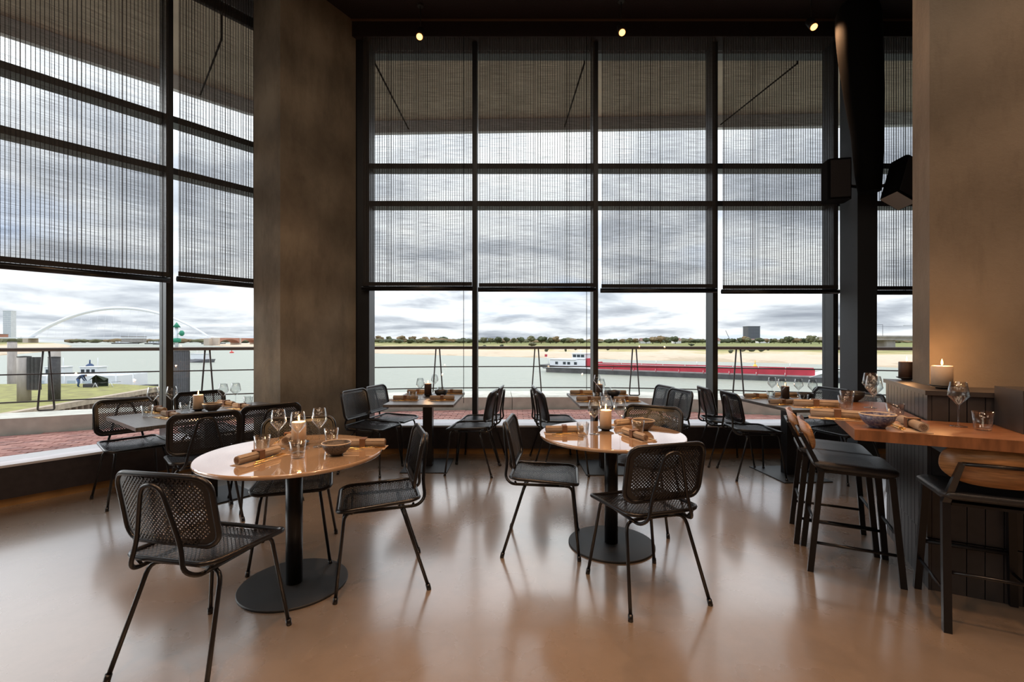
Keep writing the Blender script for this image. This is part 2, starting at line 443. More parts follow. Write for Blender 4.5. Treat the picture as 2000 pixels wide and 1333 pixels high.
# bench-high duct boxes below the glass
BOXM = mat('dark_sill_box', (0.035, 0.028, 0.032), 0.5, 0, 0.3, 20)
SILLM = mat('white_metal_sill', (0.62, 0.62, 0.66), 0.4, 0.0, 0.08, 5)
KICK = mat('amber_wood_kick', (0.55, 0.28, 0.09), 0.5, 0, 0.4, 5)
struct(MB().box(-1.95, 7.2, 5.52, 5.95, 0.07, 0.325).build('trim_4', BOXM))
struct(MB().box(-1.95, 7.2, 5.515, 5.95, 0.326, 0.345).build('trim_5', SILLM))
struct(MB().box(-1.95, 7.2, 5.56, 5.9, 0.0, 0.069).build('baseboard_back', KICK))
def lw(t0, t1, n0, n1): return [wl(t0, n0), wl(t1, n0), wl(t1, n1), wl(t0, n1)]
struct(MB().prism(lw(-6.6, 2.2, -0.16, 0.2), 0.07, 0.325).build('trim_6', BOXM))
struct(MB().prism(lw(-6.6, 2.2, -0.165, 0.27), 0.326, 0.345).build('trim_7', SILLM))
struct(MB().prism(lw(-6.6, 2.2, -0.12, 0.15), 0.0, 0.069).build('baseboard_left', KICK))

# roller blinds
def blind(fn, a, b, z0, z1, n, label, threads=48, group=None, cord=None):
    t = thing('roller_blind', label, 'blind', (*fn((a + b) / 2, n), z0), group=group)
    ox, oy = fn((a + b) / 2, n); dxv = Vector(fn(b, n)) - Vector(fn(a, n)); L = dxv.length; ang = math.atan2(dxv.y, dxv.x)
    t.rotation_euler = (0, 0, ang); H = z1 - z0
    m = MB(); nb = 1
    m.v = [(-L / 2, 0, 0.02), (L / 2, 0, 0.02), (L / 2, 0, H), (-L / 2, 0, H)]; m.face((0, 1, 2, 3))
    m.build('fabric', BLIND, t)
    if threads:
        m = MB()
        for i in range(threads):
            x = -L / 2 + L * (i + 0.5) / threads + random.uniform(-0.002, 0.002)
            w = 0.0019 if random.random() > 0.08 else 0.003
            w2 = 0.0 if i % 12 else 0.001
            m.box(x - w - w2, x + w + w2, -0.006, -0.002, 0.02, H)
        for k in range(10):
            x = random.uniform(-L / 2, L / 2); m.box(x - 0.001, x + 0.001, -0.006, -0.003, 0.02, H)
        m.build('warp_thread', THREAD, t, kind='stuff')
    MB().tube([(-L / 2 - 0.01, 0, 0), (L / 2 + 0.01, 0, 0)], 0.028, 10).build('bottom_bar', BLACK, t)
    MB().box(-L / 2, L / 2, -0.01, -0.002, 0.03, 0.075).build('hem', THREAD, t)
    if cord is not None:
        MB().tube([(cord, -0.02, H), (cord, -0.02, 0), (cord, -0.02, -1.35)], 0.0035, 5).build('pull_cord', BLACK, t)
    return t
nm = ['back window next to the left concrete pillar', 'second back window from the concrete pillar', 'third back window from the concrete pillar',
      'fourth back window, left of the steel column', 'narrow strip of back window right of the steel column']
for i in range(5):
    a, b = BX[i] + 0.055, BX[i + 1] + 0.0
    if i == 0: a = -1.76
    blind(wb, a, b - 0.025, 1.97 - 0.012 * i, 4.93, -0.27, 'sheer dark roller blind over the ' + nm[i], cord=(b - a) / 2 - 0.11 if i in (0, 1) else None)
nl = ['left glass wall, between its mullion and the pillar', 'left glass wall, at the left edge']
blind(wl, BT[5] + 0.05, BT[6] - 0.25, 1.965, 5.12, -0.27, 'sheer dark roller blind on the ' + nl[0], 44)
blind(wl, BT[4] + 0.05, BT[5] - 0.03, 1.945, 5.12, -0.27, 'sheer dark roller blind on the ' + nl[1], 48, cord=0.62)

# steel column by the right-hand windows
mb = MB().box(3.72, 3.93, 5.0, 5.27, 0, CEIL_Z - 0.002)
tag(mb.build('steel_column', mat('column_grey', (0.035, 0.04, 0.047), 0.55, 0.1, 0.15, 3)), 'tall charcoal square steel column between the two right back windows', 'column')
SLE = []
for i in range(9):
    k = i / 8
    SLE.append((3.56 + 0.11 * max(0, k), 4.78 + 0.02 * k, 4.84 - 1.9 * k))
mb = MB().tube([(3.545, 4.78, 4.88), (3.545, 4.78, 4.87), (3.548, 4.78, 4.83), (3.552, 4.78, 4.76), (3.56, 4.78, 4.65), (3.585, 4.78, 4.3), (3.63, 4.79, 3.9), (3.68, 4.81, 3.5), (3.71, 4.83, 3.1), (3.72, 4.83, 2.9)],
               [0.03, 0.09, 0.15, 0.185, 0.2, 0.19, 0.17, 0.14, 0.12, 0.1], 20)
tag(mb.build('black_capsule', BLACKM), 'round-topped black sleeve in front of the upper steel column', 'capsule')  # tapering black tube for an unidentified dark patch at the column top
def speaker(label, loc, rot, body, brk, under):
    t = thing('loudspeaker', label, 'speaker', loc); t.rotation_euler = rot
    w, d, h = body
    MB().prism(rrect(w / 2, d / 2, 0.03, 3), -h / 2, h / 2).build('cabinet', BLACKM, t)
    MB().box(-w / 2 + 0.02, w / 2 - 0.02, -d / 2 - 0.006, -d / 2 - 0.001, -h / 2 + 0.02, h / 2 - 0.02).build('grille', mat('speaker_grille', (0.02, 0.017, 0.02), 0.7, 0, 0.5, 200), t)
    if under:
        MB().box(-w / 2 + 0.01, w / 2 - 0.01, -d / 2 + 0.01, d / 2 - 0.01, -h / 2 - 0.006, -h / 2 - 0.001).build('underside', mat('speaker_grey', (0.35, 0.32, 0.28), 0.6), t)
    MB().tube(brk, 0.018, 8).build('bracket', BLACK, t)
    return t
speaker('black loudspeaker mounted upright on the left side of the steel column', (3.39, 4.86, 3.02), (0, 0, R(-12)), (0.22, 0.2, 0.42), [(0.1, 0.02, 0), (0.2, 0.18, 0), (0.35, 0.26, 0)], False)
speaker('black loudspeaker tilted downwards on the right side of the steel column', (4.04, 4.8, 2.99), (R(-10), R(26), R(6)), (0.25, 0.2, 0.46), [(-0.05, 0.08, 0), (-0.1, 0.2, 0), (-0.16, 0.30, 0.0)], True)

# ceiling spots near the back windows
SPB = mat('spot_housing', (0.02, 0.015, 0.013), 0.5)
for x, y, w_ in ((-1.03, 5.22, 'left, above the first back window'), (1.21, 5.15, 'middle, above the third back window'), (3.26, 5.06, 'right, beside the steel column')):
    t = thing('ceiling_spotlight', 'small lit warm ceiling spotlight on the ' + w_, 'spotlight', (x, y, CEIL_Z))
    MB().lathe([(0.035, -0.02), (0.035, 0)], 14).build('ceiling_plate', SPB, t)
    MB().tube([(0, 0, -0.02), (0, 0, -0.28)], 0.006, 6).build('stem', SPB, t)
    hd = MB().tube([(0, 0.03, -0.27), (0, -0.045, -0.385)], 0.042, 14).build('lamp_head', SPB, t)
    m = MB().tube([(0, -0.046, -0.386), (0, -0.050, -0.392)], 0.034, 14).build('bulb_face', LAMP, hd)
    light('spot_beam', 'SPOT', (x, y - 0.07, 4.72), (R(-30), 0, R(0)), 90, WARM, spot_size=R(80), spot_blend=0.6, shadow_soft_size=0.03)

# ================================================================== BAR
th_b = R(27)
AV = Vector((math.sin(th_b), math.cos(th_b))); BV = Vector((math.cos(th_b), -math.sin(th_b)))
B0 = Vector((2.254, 2.52))
def bp(a, b): p = B0 + AV * a + BV * b; return (p.x, p.y)
def bprism(a0, a1, b0, b1, z0, z1, name, m, parent=None):
    return MB().prism([bp(a0, b0), bp(a0, b1), bp(a1, b1), bp(a1, b0)], z0, z1).build(name, m, parent)
SLAT = mat('slatted_bar_front', (0.045, 0.041, 0.042), 0.38, 0, 0.25, 14)
bar = thing('bar_island', 'dark slatted bar island wrapped around the right concrete pillar', 'bar')
PLF = 1.9
MB().prism([bp(0.02, 0.02), bp(0.02, PLF), bp(0.335, PLF), bp(0.335, 0.095), bp(0.67, 0.095), bp(0.67, PLF), bp(0.86, PLF), bp(0.86, 0.02)], 0.0, 1.05).build('core', BLACKM, bar)
k = 0
w = 0.0716
for i in range(12):
    bprism(0.002 + i * w, (i + 1) * w - 0.004, 0.0, 0.018, 0.285, 1.055, 'plank', SLAT, bar)
    bprism(0.002 + i * w, (i + 1) * w - 0.004, 0.004, 0.018, 0.0, 0.278, 'plank', SLAT, bar)
for i in range(26):
    bprism(0.0, 0.018, 0.02 + i * w, 0.02 + (i + 1) * w - 0.004, 0.285, 1.055, 'plank', SLAT, bar)
    bprism(0.004, 0.018, 0.02 + i * w, 0.02 + (i + 1) * w - 0.004, 0.0, 0.278, 'plank', SLAT, bar)
SHELF = mat('bar_shelf_dark', (0.05, 0.043, 0.042), 0.4, 0, 0.3, 8)
MB().prism([bp(-0.012, -0.012), bp(-0.012, PLF), bp(0.335, PLF), bp(0.335, 0.095), bp(0.67, 0.095), bp(0.67, PLF), bp(0.87, PLF), bp(0.87, -0.012)], 1.057, 1.082).build('shelf', SHELF, bar)
MB().prism([bp(-0.5, -0.405), bp(-0.5, 2.3), bp(-0.014, 2.3), bp(-0.014, -0.014), bp(0.82, -0.014), bp(0.82, -0.405)], 0.868, 0.92).build('countertop', OAK, bar)
MB().prism([bp(-0.35, -0.02), bp(-0.35, 0.3), bp(-0.02, 0.3), bp(-0.02, -0.02)], 0.80, 0.866).build('support_bracket', BLACK, bar)
MB().prism([bp(-0.30, 0.26), bp(-0.30, 0.9), bp(-0.02, 0.9), bp(-0.02, 0.26)], 0.921, 1.12).build('counter_box', SLAT, bar)
# right pillar
o = MB().prism([bp(0.34, 0.1), bp(0.34, 3.2), bp(0.665, 3.2), bp(0.665, 0.1)], 0.0, CEIL_Z - 0.002).build('concrete_pillar', CONC2)
tag(o, 'broad pale-brown concrete pillar rising behind the wooden bar', 'pillar')

# ================================================================== CHAIRS
def inside_rr(x, y, hx, hy, r):
    ax, ay = abs(x) - (hx - r), abs(y) - (hy - r)
    if ax > 0 and ay > 0: return ax * ax + ay * ay <= r * r
    return abs(x) <= hx and abs(y) <= hy
def lattice(hx, hy, r, sp, w, th, fn, seglen=0.045):
    """diagonal woven strips inside a rounded rectangle; fn(x,y)->(point, normal)"""
    m = MB()
    for sgn in (1, -1):
        c = -(hx + hy)
        while c < hx + hy:
            ins = []
            st = 0.008; s_ = -(hx + hy)
            while s_ < hx + hy:
                x = (c + s_) / 2; y = sgn * (s_ - c) / 2
                if inside_rr(x, y, hx, hy, r): ins.append((x, y))
                s_ += st
            if len(ins) > 3:
                n = max(2, int(len(ins) * st / 1.414 / seglen) + 1)
                pts = [ins[int(round(i * (len(ins) - 1) / (n - 1)))] for i in range(n)]
                d = Vector((1, sgn, 0)).normalized(); pr = Vector((-d.y, d.x, 0))
                b = len(m.v)
                for (x, y) in pts:
                    for q, off in ((w / 2, -th / 2), (w / 2, th / 2), (-w / 2, th / 2), (-w / 2, -th / 2)):
                        p = fn(x + pr.x * q, y + pr.y * q, off + sgn * th * 0.35); m.v.append(tuple(p))
                for i in range(len(pts) - 1):
                    for k in range(4):
                        k2 = (k + 1) % 4
                        m.face((b + i * 4 + k, b + (i + 1) * 4 + k, b + (i + 1) * 4 + k2, b + i * 4 + k2))
            c += sp
    return m
def seat_fn(x, y, o=0.0):
    z = 0.462 + 0.02 * (y / 0.21) ** 2 * (1 if y < 0 else 0.15) - 0.010 * (1 - (x / 0.22) ** 2)
    if y > 0.12: z -= (y - 0.12) * 0.12
    z += 0.010 * (x / 0.22) ** 2
    sx = 1.0 - 0.09 * max(0.0, -y / 0.2)
    return Vector((x * sx, y - 0.012, z + o))
def back_fn(u, v, o=0.0):
    # u across, v up from panel centre
    k = (v + 0.14) / 0.28
    y = -0.200 - 0.055 * k - 0.030 * (1 - (u / 0.22) ** 2) - o
    return Vector((u, y + 0.015, 0.687 + v))
def smooth_path(P, n=6):
    P = [Vector(p) for p in P]; out = []
    for i in range(len(P) - 1):
        p0 = P[max(i - 1, 0)]; p1 = P[i]; p2 = P[i + 1]; p3 = P[min(i + 2, len(P) - 1)]
        for k in range(n):
            t = k / n
            out.append(0.5 * ((2 * p1) + (p2 - p0) * t + (2 * p0 - 5 * p1 + 4 * p2 - p3) * t * t + (3 * p1 - p0 - 3 * p2 + p3) * t ** 3))
    out.append(P[-1]); return out
def bend_path(P, r=0.05, n=4):
    """polyline with rounded corners"""
    P = [Vector(p) for p in P]; out = [P[0]]
    for i in range(1, len(P) - 1):
        a, b, c = P[i - 1], P[i], P[i + 1]
        d1 = (a - b); d2 = (c - b); rr = min(r, d1.length * 0.48, d2.length * 0.48)
        s = b + d1.normalized() * rr; e_ = b + d2.normalized() * rr
        for k in range(n + 1):
            t = k / n; out.append((1 - t) ** 2 * s + 2 * t * (1 - t) * b + t * t * e_)
    out.append(P[-1]); return out
def make_chair():
    t = thing('woven_chair', 'x', 'chair')
    rim = [seat_fn(x, y) for x, y in rrect(0.222, 0.212, 0.055, 5)]
    st = MB().tube(rim, 0.0105, 8, closed=True).build('seat', BLACK, t)
    lattice(0.216, 0.206, 0.05, 0.0205, 0.0045, 0.002, seat_fn).build('woven_cord', CORD, st)
    rim = [back_fn(x, y) for x, y in rrect(0.222, 0.142, 0.06, 6)]
    bk = MB().tube(rim, 0.0115, 8, closed=True).build('backrest', BLACK, t)
    lattice(0.215, 0.135, 0.055, 0.0180, 0.0058, 0.003, back_fn).build('woven_cord', CORD, bk)
    m = MB(); ra = rrect(0.213, 0.133, 0.053, 6); rb_ = rrect(0.192, 0.112, 0.034, 6); nn_ = len(ra)
    for o_ in (-0.0025, 0.0025):
        for q_ in (ra, rb_): m.v += [tuple(back_fn(x, y, o_)) for x, y in q_]
    for i in range(nn_):
        j = (i + 1) % nn_
        m.face((i, j, nn_ + j, nn_ + i)); m.face((2 * nn_ + i, 3 * nn_ + i, 3 * nn_ + j, 2 * nn_ + j)); m.face((nn_ + i, nn_ + j, 3 * nn_ + j, 3 * nn_ + i))
    m.build('woven_border', CORD, bk)
    L = [(-0.155, 0.09, 0.436), (-0.15, -0.22, 0.436), (-0.125, -0.262, 0.47), (-0.105, -0.252, 0.56), (-0.045, -0.285, 0.80)]
    Rr = [(-p[0], p[1], p[2]) for p in L][::-1]
    MB().tube(bend_path(L + Rr, 0.045, 4), 0.0092, 8).build('back_support', BLACK, t)
    for s in (-1, 1):
        p = bend_path([(s * 0.221, 0.208, 0.012), (s * 0.160, 0.165, 0.436), (s * 0.155, 0.085, 0.436)], 0.055, 4)
        m = MB().tube(p, 0.0092, 8); m.tube([(s * 0.2225, 0.209, 0.0), (s * 0.219, 0.2065, 0.03)], 0.0125, 8); m.build('leg', BLACK, t)
    for s in (-1, 1):
        p = bend_path([(s * 0.230, -0.267, 0.012), (s * 0.175, -0.135, 0.425), (s * 0.07, -0.125, 0.425)], 0.05, 4)
        m = MB().tube(p, 0.0092, 8); m.tube([(s * 0.2315, -0.2695, 0.0), (s * 0.228, -0.262, 0.03)], 0.0125, 8); m.build('leg', BLACK, t)
    MB().tube([(-0.075, -0.125, 0.425), (0.075, -0.125, 0.425)], 0.0092, 8).tube([(-0.17, 0.13, 0.436), (0.17, 0.13, 0.436)], 0.007, 6).build('crossbar', BLACK, t)
    for s in (-1, 1):
        MB().tube([(s * 0.152, -0.19, 0.436), (s * 0.185, -0.19, 0.462)], 0.007, 6).build('seat_mount', BLACK, t)
        MB().tube([(s * 0.158, 0.12, 0.436), (s * 0.19, 0.13, 0.455)], 0.007, 6).build('seat_mount', BLACK, t)
    return t
CH = Proto(make_chair)
CHAIRS = [
 (-1.320, 2.049, -12, 'black woven-cord chair in the left foreground, seen from behind, nearest the camera', 'a'),
 (-0.778, 2.659, 108, 'black woven-cord chair side-on at the right of the front-left round table', 'a'),
 (-1.368, 2.925, 198, 'black woven-cord chair at the far side of the front-left round table', 'a'),
 (0.232, 3.091, -97, 'black woven-cord chair side-on at the left of the right-hand round table', 'b'),
 (0.713, 2.559, 17, 'black woven-cord chair seen from behind in front of the right-hand round table', 'b'),
 (0.990, 3.470, 148, 'black woven-cord chair at the far side of the right-hand round table', 'b'),
 (-3.235, 3.98, -128, 'black woven-cord chair backing the left window, at the near end of its table', 'c'),
 (-3.00, 4.60, -128, 'black woven-cord chair backing the left window, behind the cream candle', 'c'),
 (-2.36, 3.54, 39, 'black woven-cord chair, left one on the room side of the left window table', 'c'),
 (-2.12, 3.97, 42, 'black woven-cord chair, right one on the room side of the left window table', 'c'),
 (-1.44, 4.84, -106, 'black woven-cord chair, nearer left one of the table beside the left concrete pillar', 'd'),
 (-1.34, 5.30, -104, 'black woven-cord chair, farther left one of the table beside the left concrete pillar', 'd'),
 (-0.435, 4.838, 82, 'black woven-cord chair, nearer right one of the table beside the left concrete pillar', 'd'),
 (-0.37, 5.27, 84, 'black woven-cord chair, farther right one of the table beside the left concrete pillar', 'd'),
 (0.53, 4.80, -84, 'black woven-cord chair, nearer left chair of the middle back window table', 'e'),
 (0.50, 5.26, -86, 'black woven-cord chair, farther left chair of the middle back window table', 'e'),
 (1.55, 4.86, 102, 'black woven-cord chair, nearer right chair of the middle back window table', 'e'),
 (1.52, 5.28, 100, 'black woven-cord chair, farther right chair of the middle back window table', 'e'),
 (2.435, 4.683, -92, 'black woven-cord chair, nearer left one of the window table beside the steel column', 'f'),
 (2.38, 5.16, -94, 'black woven-cord chair, farther left one of the window table beside the steel column', 'f'),
 (3.27, 4.58, 104, 'black woven-cord chair, nearer right one of the window table beside the steel column', 'f'),
 (3.27, 5.03, 104, 'black woven-cord chair, farther right one of the window table beside the steel column', 'f'),
]
GR = dict(a='chairs around the front-left round table', b='chairs around the right-hand round table', c='chairs at the left window table',
          d='chairs at the first back window table', e='chairs at the middle back window table', f='chairs at the window table beside the steel column')
for x, y, a, lab, g in CHAIRS: CH.put((x, y, 0), R(a), lab, GR[g])

# ================================================================== TABLES
TZ = 0.735
def make_round():
    t = thing('round_table', 'x', 'table')
    Rr = 0.475
    MB().lathe([(0.02, TZ - 0.022), (Rr - 0.006, TZ - 0.022), (Rr, TZ - 0.016), (Rr, TZ - 0.005), (Rr - 0.005, TZ)], 72).build('tabletop', STONE, t)
    MB().lathe([(0.14, TZ - 0.045), (0.14, TZ - 0.0225)], 24).build('top_plate', STONEEDGE, t)
    MB().lathe([(0.044, 0.013), (0.044, TZ - 0.046)], 28).build('column', BLACK, t)
    MB().lathe([(0.282, 0), (0.282, 0.009), (0.279, 0.012)], 64).build('base_plate', CHAR, t)
    return t
RT = Proto(make_round)
T1 = Vector((-1.21, 2.58)); T2 = Vector((0.66, 3.09))
RT.put((T1.x, T1.y, 0), 0, 'round table with glossy beige top and black column foot at front left', 'round tables')
RT.put((T2.x, T2.y, 0), 0, 'round table with glossy beige top and black column foot right of centre', 'round tables')
def make_rect(lx=0.68, ly=1.08):
    t = thing('rectangular_table', 'x', 'table')
    MB().box(-lx / 2, lx / 2, -ly / 2, ly / 2, TZ - 0.026, TZ).build('tabletop', GREYW, t)
    MB().box(-0.15, 0.15, -0.3, 0.3, TZ - 0.034, TZ - 0.0265).build('top_plate', BLACK, t)
    MB().box(-0.05, 0.05, -0.05, 0.05, 0.011, TZ - 0.035).build('column', BLACK, t)
    MB().box(-0.24, 0.24, -0.29, 0.29, 0, 0.010).build('base_plate', CHAR, t)
    return t
QT = Proto(make_rect)
W1 = (-0.905, 5.02); W2 = (0.985, 4.94); W3 = (2.80, 4.70)
QT.put((*W1, 0), 0, 'dark rectangular table at the first back window, right of the concrete pillar', 'back window tables')
QT.put((*W2, 0), 0, 'dark rectangular table at the middle back window, behind the right-hand round table', 'back window tables')
QT.put((*W3, 0), R(4), 'dark rectangular table at the back window left of the steel column', 'back window tables')
LT = Vector((-2.61, 4.0))
QL = Proto(lambda: make_rect(0.80, 1.2))
QL.put((LT.x, LT.y, 0), math.atan2(WD.y, WD.x) - R(90), 'dark rectangular wooden table along the left window wall')

# ================================================================== TABLEWARE
def make_wine():
    o = thing('wine_glass', 'x', 'glass')
    m = MB().lathe([(0.0, 0.0005), (0.034, 0.0005), (0.034, 0.0025), (0.008, 0.006), (0.0032, 0.014), (0.003, 0.10), (0.006, 0.108), (0.042, 0.152), (0.044, 0.158), (0.0325, 0.224),
                    (0.0315, 0.224), (0.0425, 0.158), (0.0405, 0.153), (0.006, 0.113), (0.0, 0.111)], 24)
    return m.build('wine_glass_mesh', GLASS)
def P1(m, name, cat):
    m.name = name; m['category'] = cat; m['label'] = 'x'; return m
WG = Proto(lambda: P1(make_wine_mesh(), 'wine_glass', 'wine glass'))
def make_wine_mesh():
    return MB().lathe([(0.0, 0.0005), (0.034, 0.0005), (0.034, 0.0025), (0.008, 0.006), (0.0032, 0.014), (0.003, 0.10), (0.006, 0.108), (0.042, 0.152), (0.044, 0.158), (0.0325, 0.224),
                    (0.0315, 0.224), (0.0425, 0.158), (0.0405, 0.153), (0.006, 0.113), (0.0, 0.111)], 24).build('wine_glass', GLASS)
TM = Proto(lambda: P1(MB().lathe([(0.0, 0.0005), (0.030, 0.0005), (0.032, 0.004), (0.042, 0.09), (0.0405, 0.09), (0.0305, 0.012), (0.0, 0.010)], 24).build('tumbler', GLASS), 'tumbler', 'glass'))
def mk_bowl(mat_, fill):
    t = thing('bowl', 'x', 'bowl')
    b = MB().lathe([(0.0, 0.001), (0.033, 0.001), (0.035, 0.009), (0.048, 0.016), (0.066, 0.036), (0.076, 0.068), (0.0725, 0.068), (0.062, 0.036), (0.044, 0.020), (0.0, 0.018)], 28)
    b.build('body', mat_, t)
    MB().lathe([(0.0765, 0.066), (0.077, 0.0685), (0.0745, 0.0715), (0.072, 0.0685), (0.073, 0.066)], 28, cap=False).build('rim', RIMM if mat_ is not BOWLD else BOWLD, t)
    if fill: MB().lathe([(0.060, 0.038), (0.067, 0.054), (0.045, 0.062), (0.0, 0.064)], 20).build('contents', SEEDS, t)
    return t
BW = Proto(lambda: mk_bowl(BOWLM, True)); BWB = Proto(lambda: mk_bowl(BOWLB, False)); BWD = Proto(lambda: mk_bowl(BOWLD, True))
def make_roll():
    t = thing('napkin_roll', 'x', 'napkin')
    m = MB().tube([(-0.125, 0, 0.0225), (0.125, 0, 0.0225)], 0.021, 16)
    # rolled edge flap and end spirals
    m.hexa([(-0.124, -0.019, 0.033), (0.124, -0.019, 0.033), (0.124, -0.004, 0.0435), (-0.124, -0.004, 0.0435)],
           [(-0.124, -0.021, 0.035), (0.124, -0.021, 0.035), (0.124, -0.003, 0.0465), (-0.124, -0.003, 0.0465)])
    m.build('napkin', NAPKIN, t)
    m = MB()
    for s in (-1, 1):
        sp = [(s * 0.1265, 0.016 * (1 - k / 26) * math.cos(k * 0.6), 0.0225 + 0.016 * (1 - k / 26) * math.sin(k * 0.6)) for k in range(24)]
        m.tube(sp, 0.0012, 4)
    m.build('end_fold', RING, t)
    # square folded ring
    m = MB()
    for y0, y1, z0, z1 in ((-0.0265, 0.0265, 0.0, 0.0012), (-0.0265, 0.0265, 0.0445, 0.049), (-0.0285, -0.0255, 0.0, 0.049), (0.0255, 0.0285, 0.0, 0.049)):
        m.box(-0.016, 0.016, y0, y1, z0, z1)
    m.build('napkin_ring', RING, t)
    return t
NR = Proto(make_roll)
def make_paper():
    m = MB()
    for k in range(3):
        m.box(-0.135 + 0.002 * k, 0.135 + 0.001 * k, -0.055, 0.055 - 0.003 * k, 0.0004 + k * 0.0011, 0.0013 + k * 0.0011)
    return m.build('folded_menu', PAPER)
PM = Proto(lambda: P1(make_paper(), 'folded_menu', 'menu'))
def make_fork():
    t = thing('fork', 'x', 'cutlery')
    MB().tube([(-0.095, 0, 0.003), (0.0, 0, 0.004), (0.045, 0, 0.006)], [0.0038, 0.0026, 0.0028], 6).build('handle', GOLD, t)
    m = MB().box(0.043, 0.06, -0.011, 0.011, 0.004, 0.007)
    for k in range(4):
        y = -0.0095 + k * 0.00635; m.box(0.06, 0.1, y - 0.0017, y + 0.0017, 0.003, 0.0055)
    m.build('tines', GOLD, t)
    return t
def make_knife():
    t = thing('knife', 'x', 'cutlery')
    MB().tube([(-0.1, 0, 0.003), (0.01, 0, 0.003)], [0.004, 0.0032], 6).build('handle', GOLD, t)
    MB().prism([(0.01, -0.003), (0.11, -0.006), (0.115, 0.002), (0.105, 0.006), (0.01, 0.004)], 0.001, 0.004).build('blade', GOLD, t)
    return t
FK = Proto(make_fork); KN = Proto(make_knife)
def mk_candle(m_, lit_r=0.04, h=0.13):
    t = thing('pillar_candle', 'x', 'candle')
    r = lit_r
    MB().lathe([(0.0, 0.0), (r, 0.0), (r, h - 0.004), (r - 0.003, h), (r - 0.01, h - 0.002), (r - 0.014, h - 0.008), (0.0, h - 0.011)], 28).build('wax', m_, t)
    MB().tube([(0, 0, h - 0.012), (0.001, 0, h + 0.006)], 0.0012, 5).build('wick', BLACKM, t)
    MB().lathe([(0.0, 0.002), (0.0045, 0.008), (0.0055, 0.014), (0.004, 0.024), (0.0015, 0.034), (0.0, 0.04)], 12, (0, 0, h)).build('flame', FLAME, t)
    return t
CC = Proto(lambda: mk_candle(WAX)); CD = Proto(lambda: mk_candle(WAXD)); CB = Proto(lambda: mk_candle(WAX, 0.047, 0.118)); CBD = Proto(lambda: mk_candle(WAXD, 0.045, 0.115))
SA = Proto(lambda: P1(MB().lathe([(0.0, 0.001), (0.028, 0.001), (0.03, 0.006), (0.055, 0.016), (0.058, 0.021), (0.055, 0.020), (0.03, 0.0095), (0.0, 0.009)], 28).build('saucer', SAUCER), 'saucer', 'saucer'))
ORD = {1: ['only'], 2: ['left-hand', 'right-hand'], 3: ['leftmost', 'middle', 'rightmost'], 4: ['leftmost', 'second from left', 'third from left', 'rightmost'],
       5: ['leftmost', 'second from left', 'third from left', 'fourth from left', 'rightmost']}
def spread(proto, pts, desc, place, z, group):
    pts = sorted(pts, key=lambda p: p[0] / p[1]); n = len(pts)
    for w_, p in zip(ORD[n], pts):
        lab = (desc + ' ' + place) if n == 1 else ('%s of the %s %s' % (w_, {2: 'two', 3: 'three', 4: 'four', 5: 'five'}[n], desc.replace('wine glass', 'wine glasses').replace('tumbler', 'tumblers').replace('napkin roll', 'napkin rolls').replace('menu', 'menus').replace('gold fork', 'gold forks').replace('gold knife', 'gold knives')) + ' ' + place)
        proto.put((p[0], p[1], z), R(p[2]) if len(p) > 2 else 0, lab, group)
def setting(pts, place, z, short):
    """pts: (x, y, angle, side) of napkin rolls; paper below, cutlery at the side"""
    def off(p, dxl, dyl):
        c, s = math.cos(R(p[2])), math.sin(R(p[2])); return (p[0] + dxl * c - dyl * s, p[1] + dxl * s + dyl * c, p[2])
    spread(NR, [(*p[:3],) for p in pts], 'ringed napkin roll', place, z + 0.0038, 'napkin rolls ' + short)
    spread(PM, [off(p, 0.0, 0.02 * p[3]) for p in pts], 'folded paper menu', place, z, 'menus ' + short)
    spread(FK, [off((*p[:2], p[2] + 4), 0.03, 0.05 * p[3] + 0.006) for p in pts], 'gold fork', place, z + 0.0036, 'forks ' + short)
    spread(KN, [off((*p[:2], p[2] + 1), 0.01, 0.068 * p[3]) for p in pts], 'gold knife', place, z + 0.0005, 'knives ' + short)
def candle(proto, x, y, z, lab, place, e=2.5):
    SA.put((x, y, z), 0, 'small dark saucer under the candle ' + place, 'candle saucers')
    proto.put((x, y, z + 0.010), 0, lab + ' ' + place, 'lit pillar candles')
    light('candle_light', 'POINT', (x, y, z + 0.17), (0, 0, 0), e, (1, 0.55, 0.22), shadow_soft_size=0.012)

p = 'on the front-left round table'
setting([(-1.31, 2.40, 70, -1), (-0.86, 2.69, 2, -1), (-1.37, 2.86, 105, 1)], p, TZ, p)
spread(WG, [(-1.326, 2.637), (-1.178, 2.555), (-1.12, 2.70)], 'clear wine glass', p, TZ, 'wine glasses ' + p)
spread(TM, [(-1.386, 2.576), (-1.125, 2.44), (-1.085, 2.79)], 'clear tumbler', p, TZ, 'tumblers ' + p)
BW.put((-0.945, 2.50, TZ), 0, 'brown speckled bowl of seasoning ' + p)
candle(CC, -1.255, 2.735, TZ, 'lit cream pillar candle', p)
p = 'on the right-hand round table'
setting([(0.35, 3.10, 0, -1), (0.775, 2.94, -72, 1), (0.86, 3.40, 25, 1)], p, TZ, p)
spread(WG, [(0.543, 3.06), (0.67, 3.30), (0.722, 3.10)], 'clear wine glass', p, TZ, 'wine glasses ' + p)
spread(TM, [(0.455, 2.98), (0.83, 3.06)], 'clear tumbler', p, TZ, 'tumblers ' + p)
BW.put((0.905, 3.20, TZ), 0, 'brown speckled bowl of seasoning ' + p)
candle(CC, 0.645, 3.20, TZ, 'lit cream pillar candle', p)
p = 'on the left window table'
setting([(-3.07, 4.02, -30, -1), (-2.74, 3.73, -30, -1), (-2.44, 4.20, -30, -1), (-2.72, 4.42, -30, 1)], p, TZ, p)
spread(WG, [(-3.04, 3.93), (-2.93, 4.00), (-2.655, 4.27), (-2.577, 4.33)], 'clear wine glass', p, TZ, 'wine glasses ' + p)
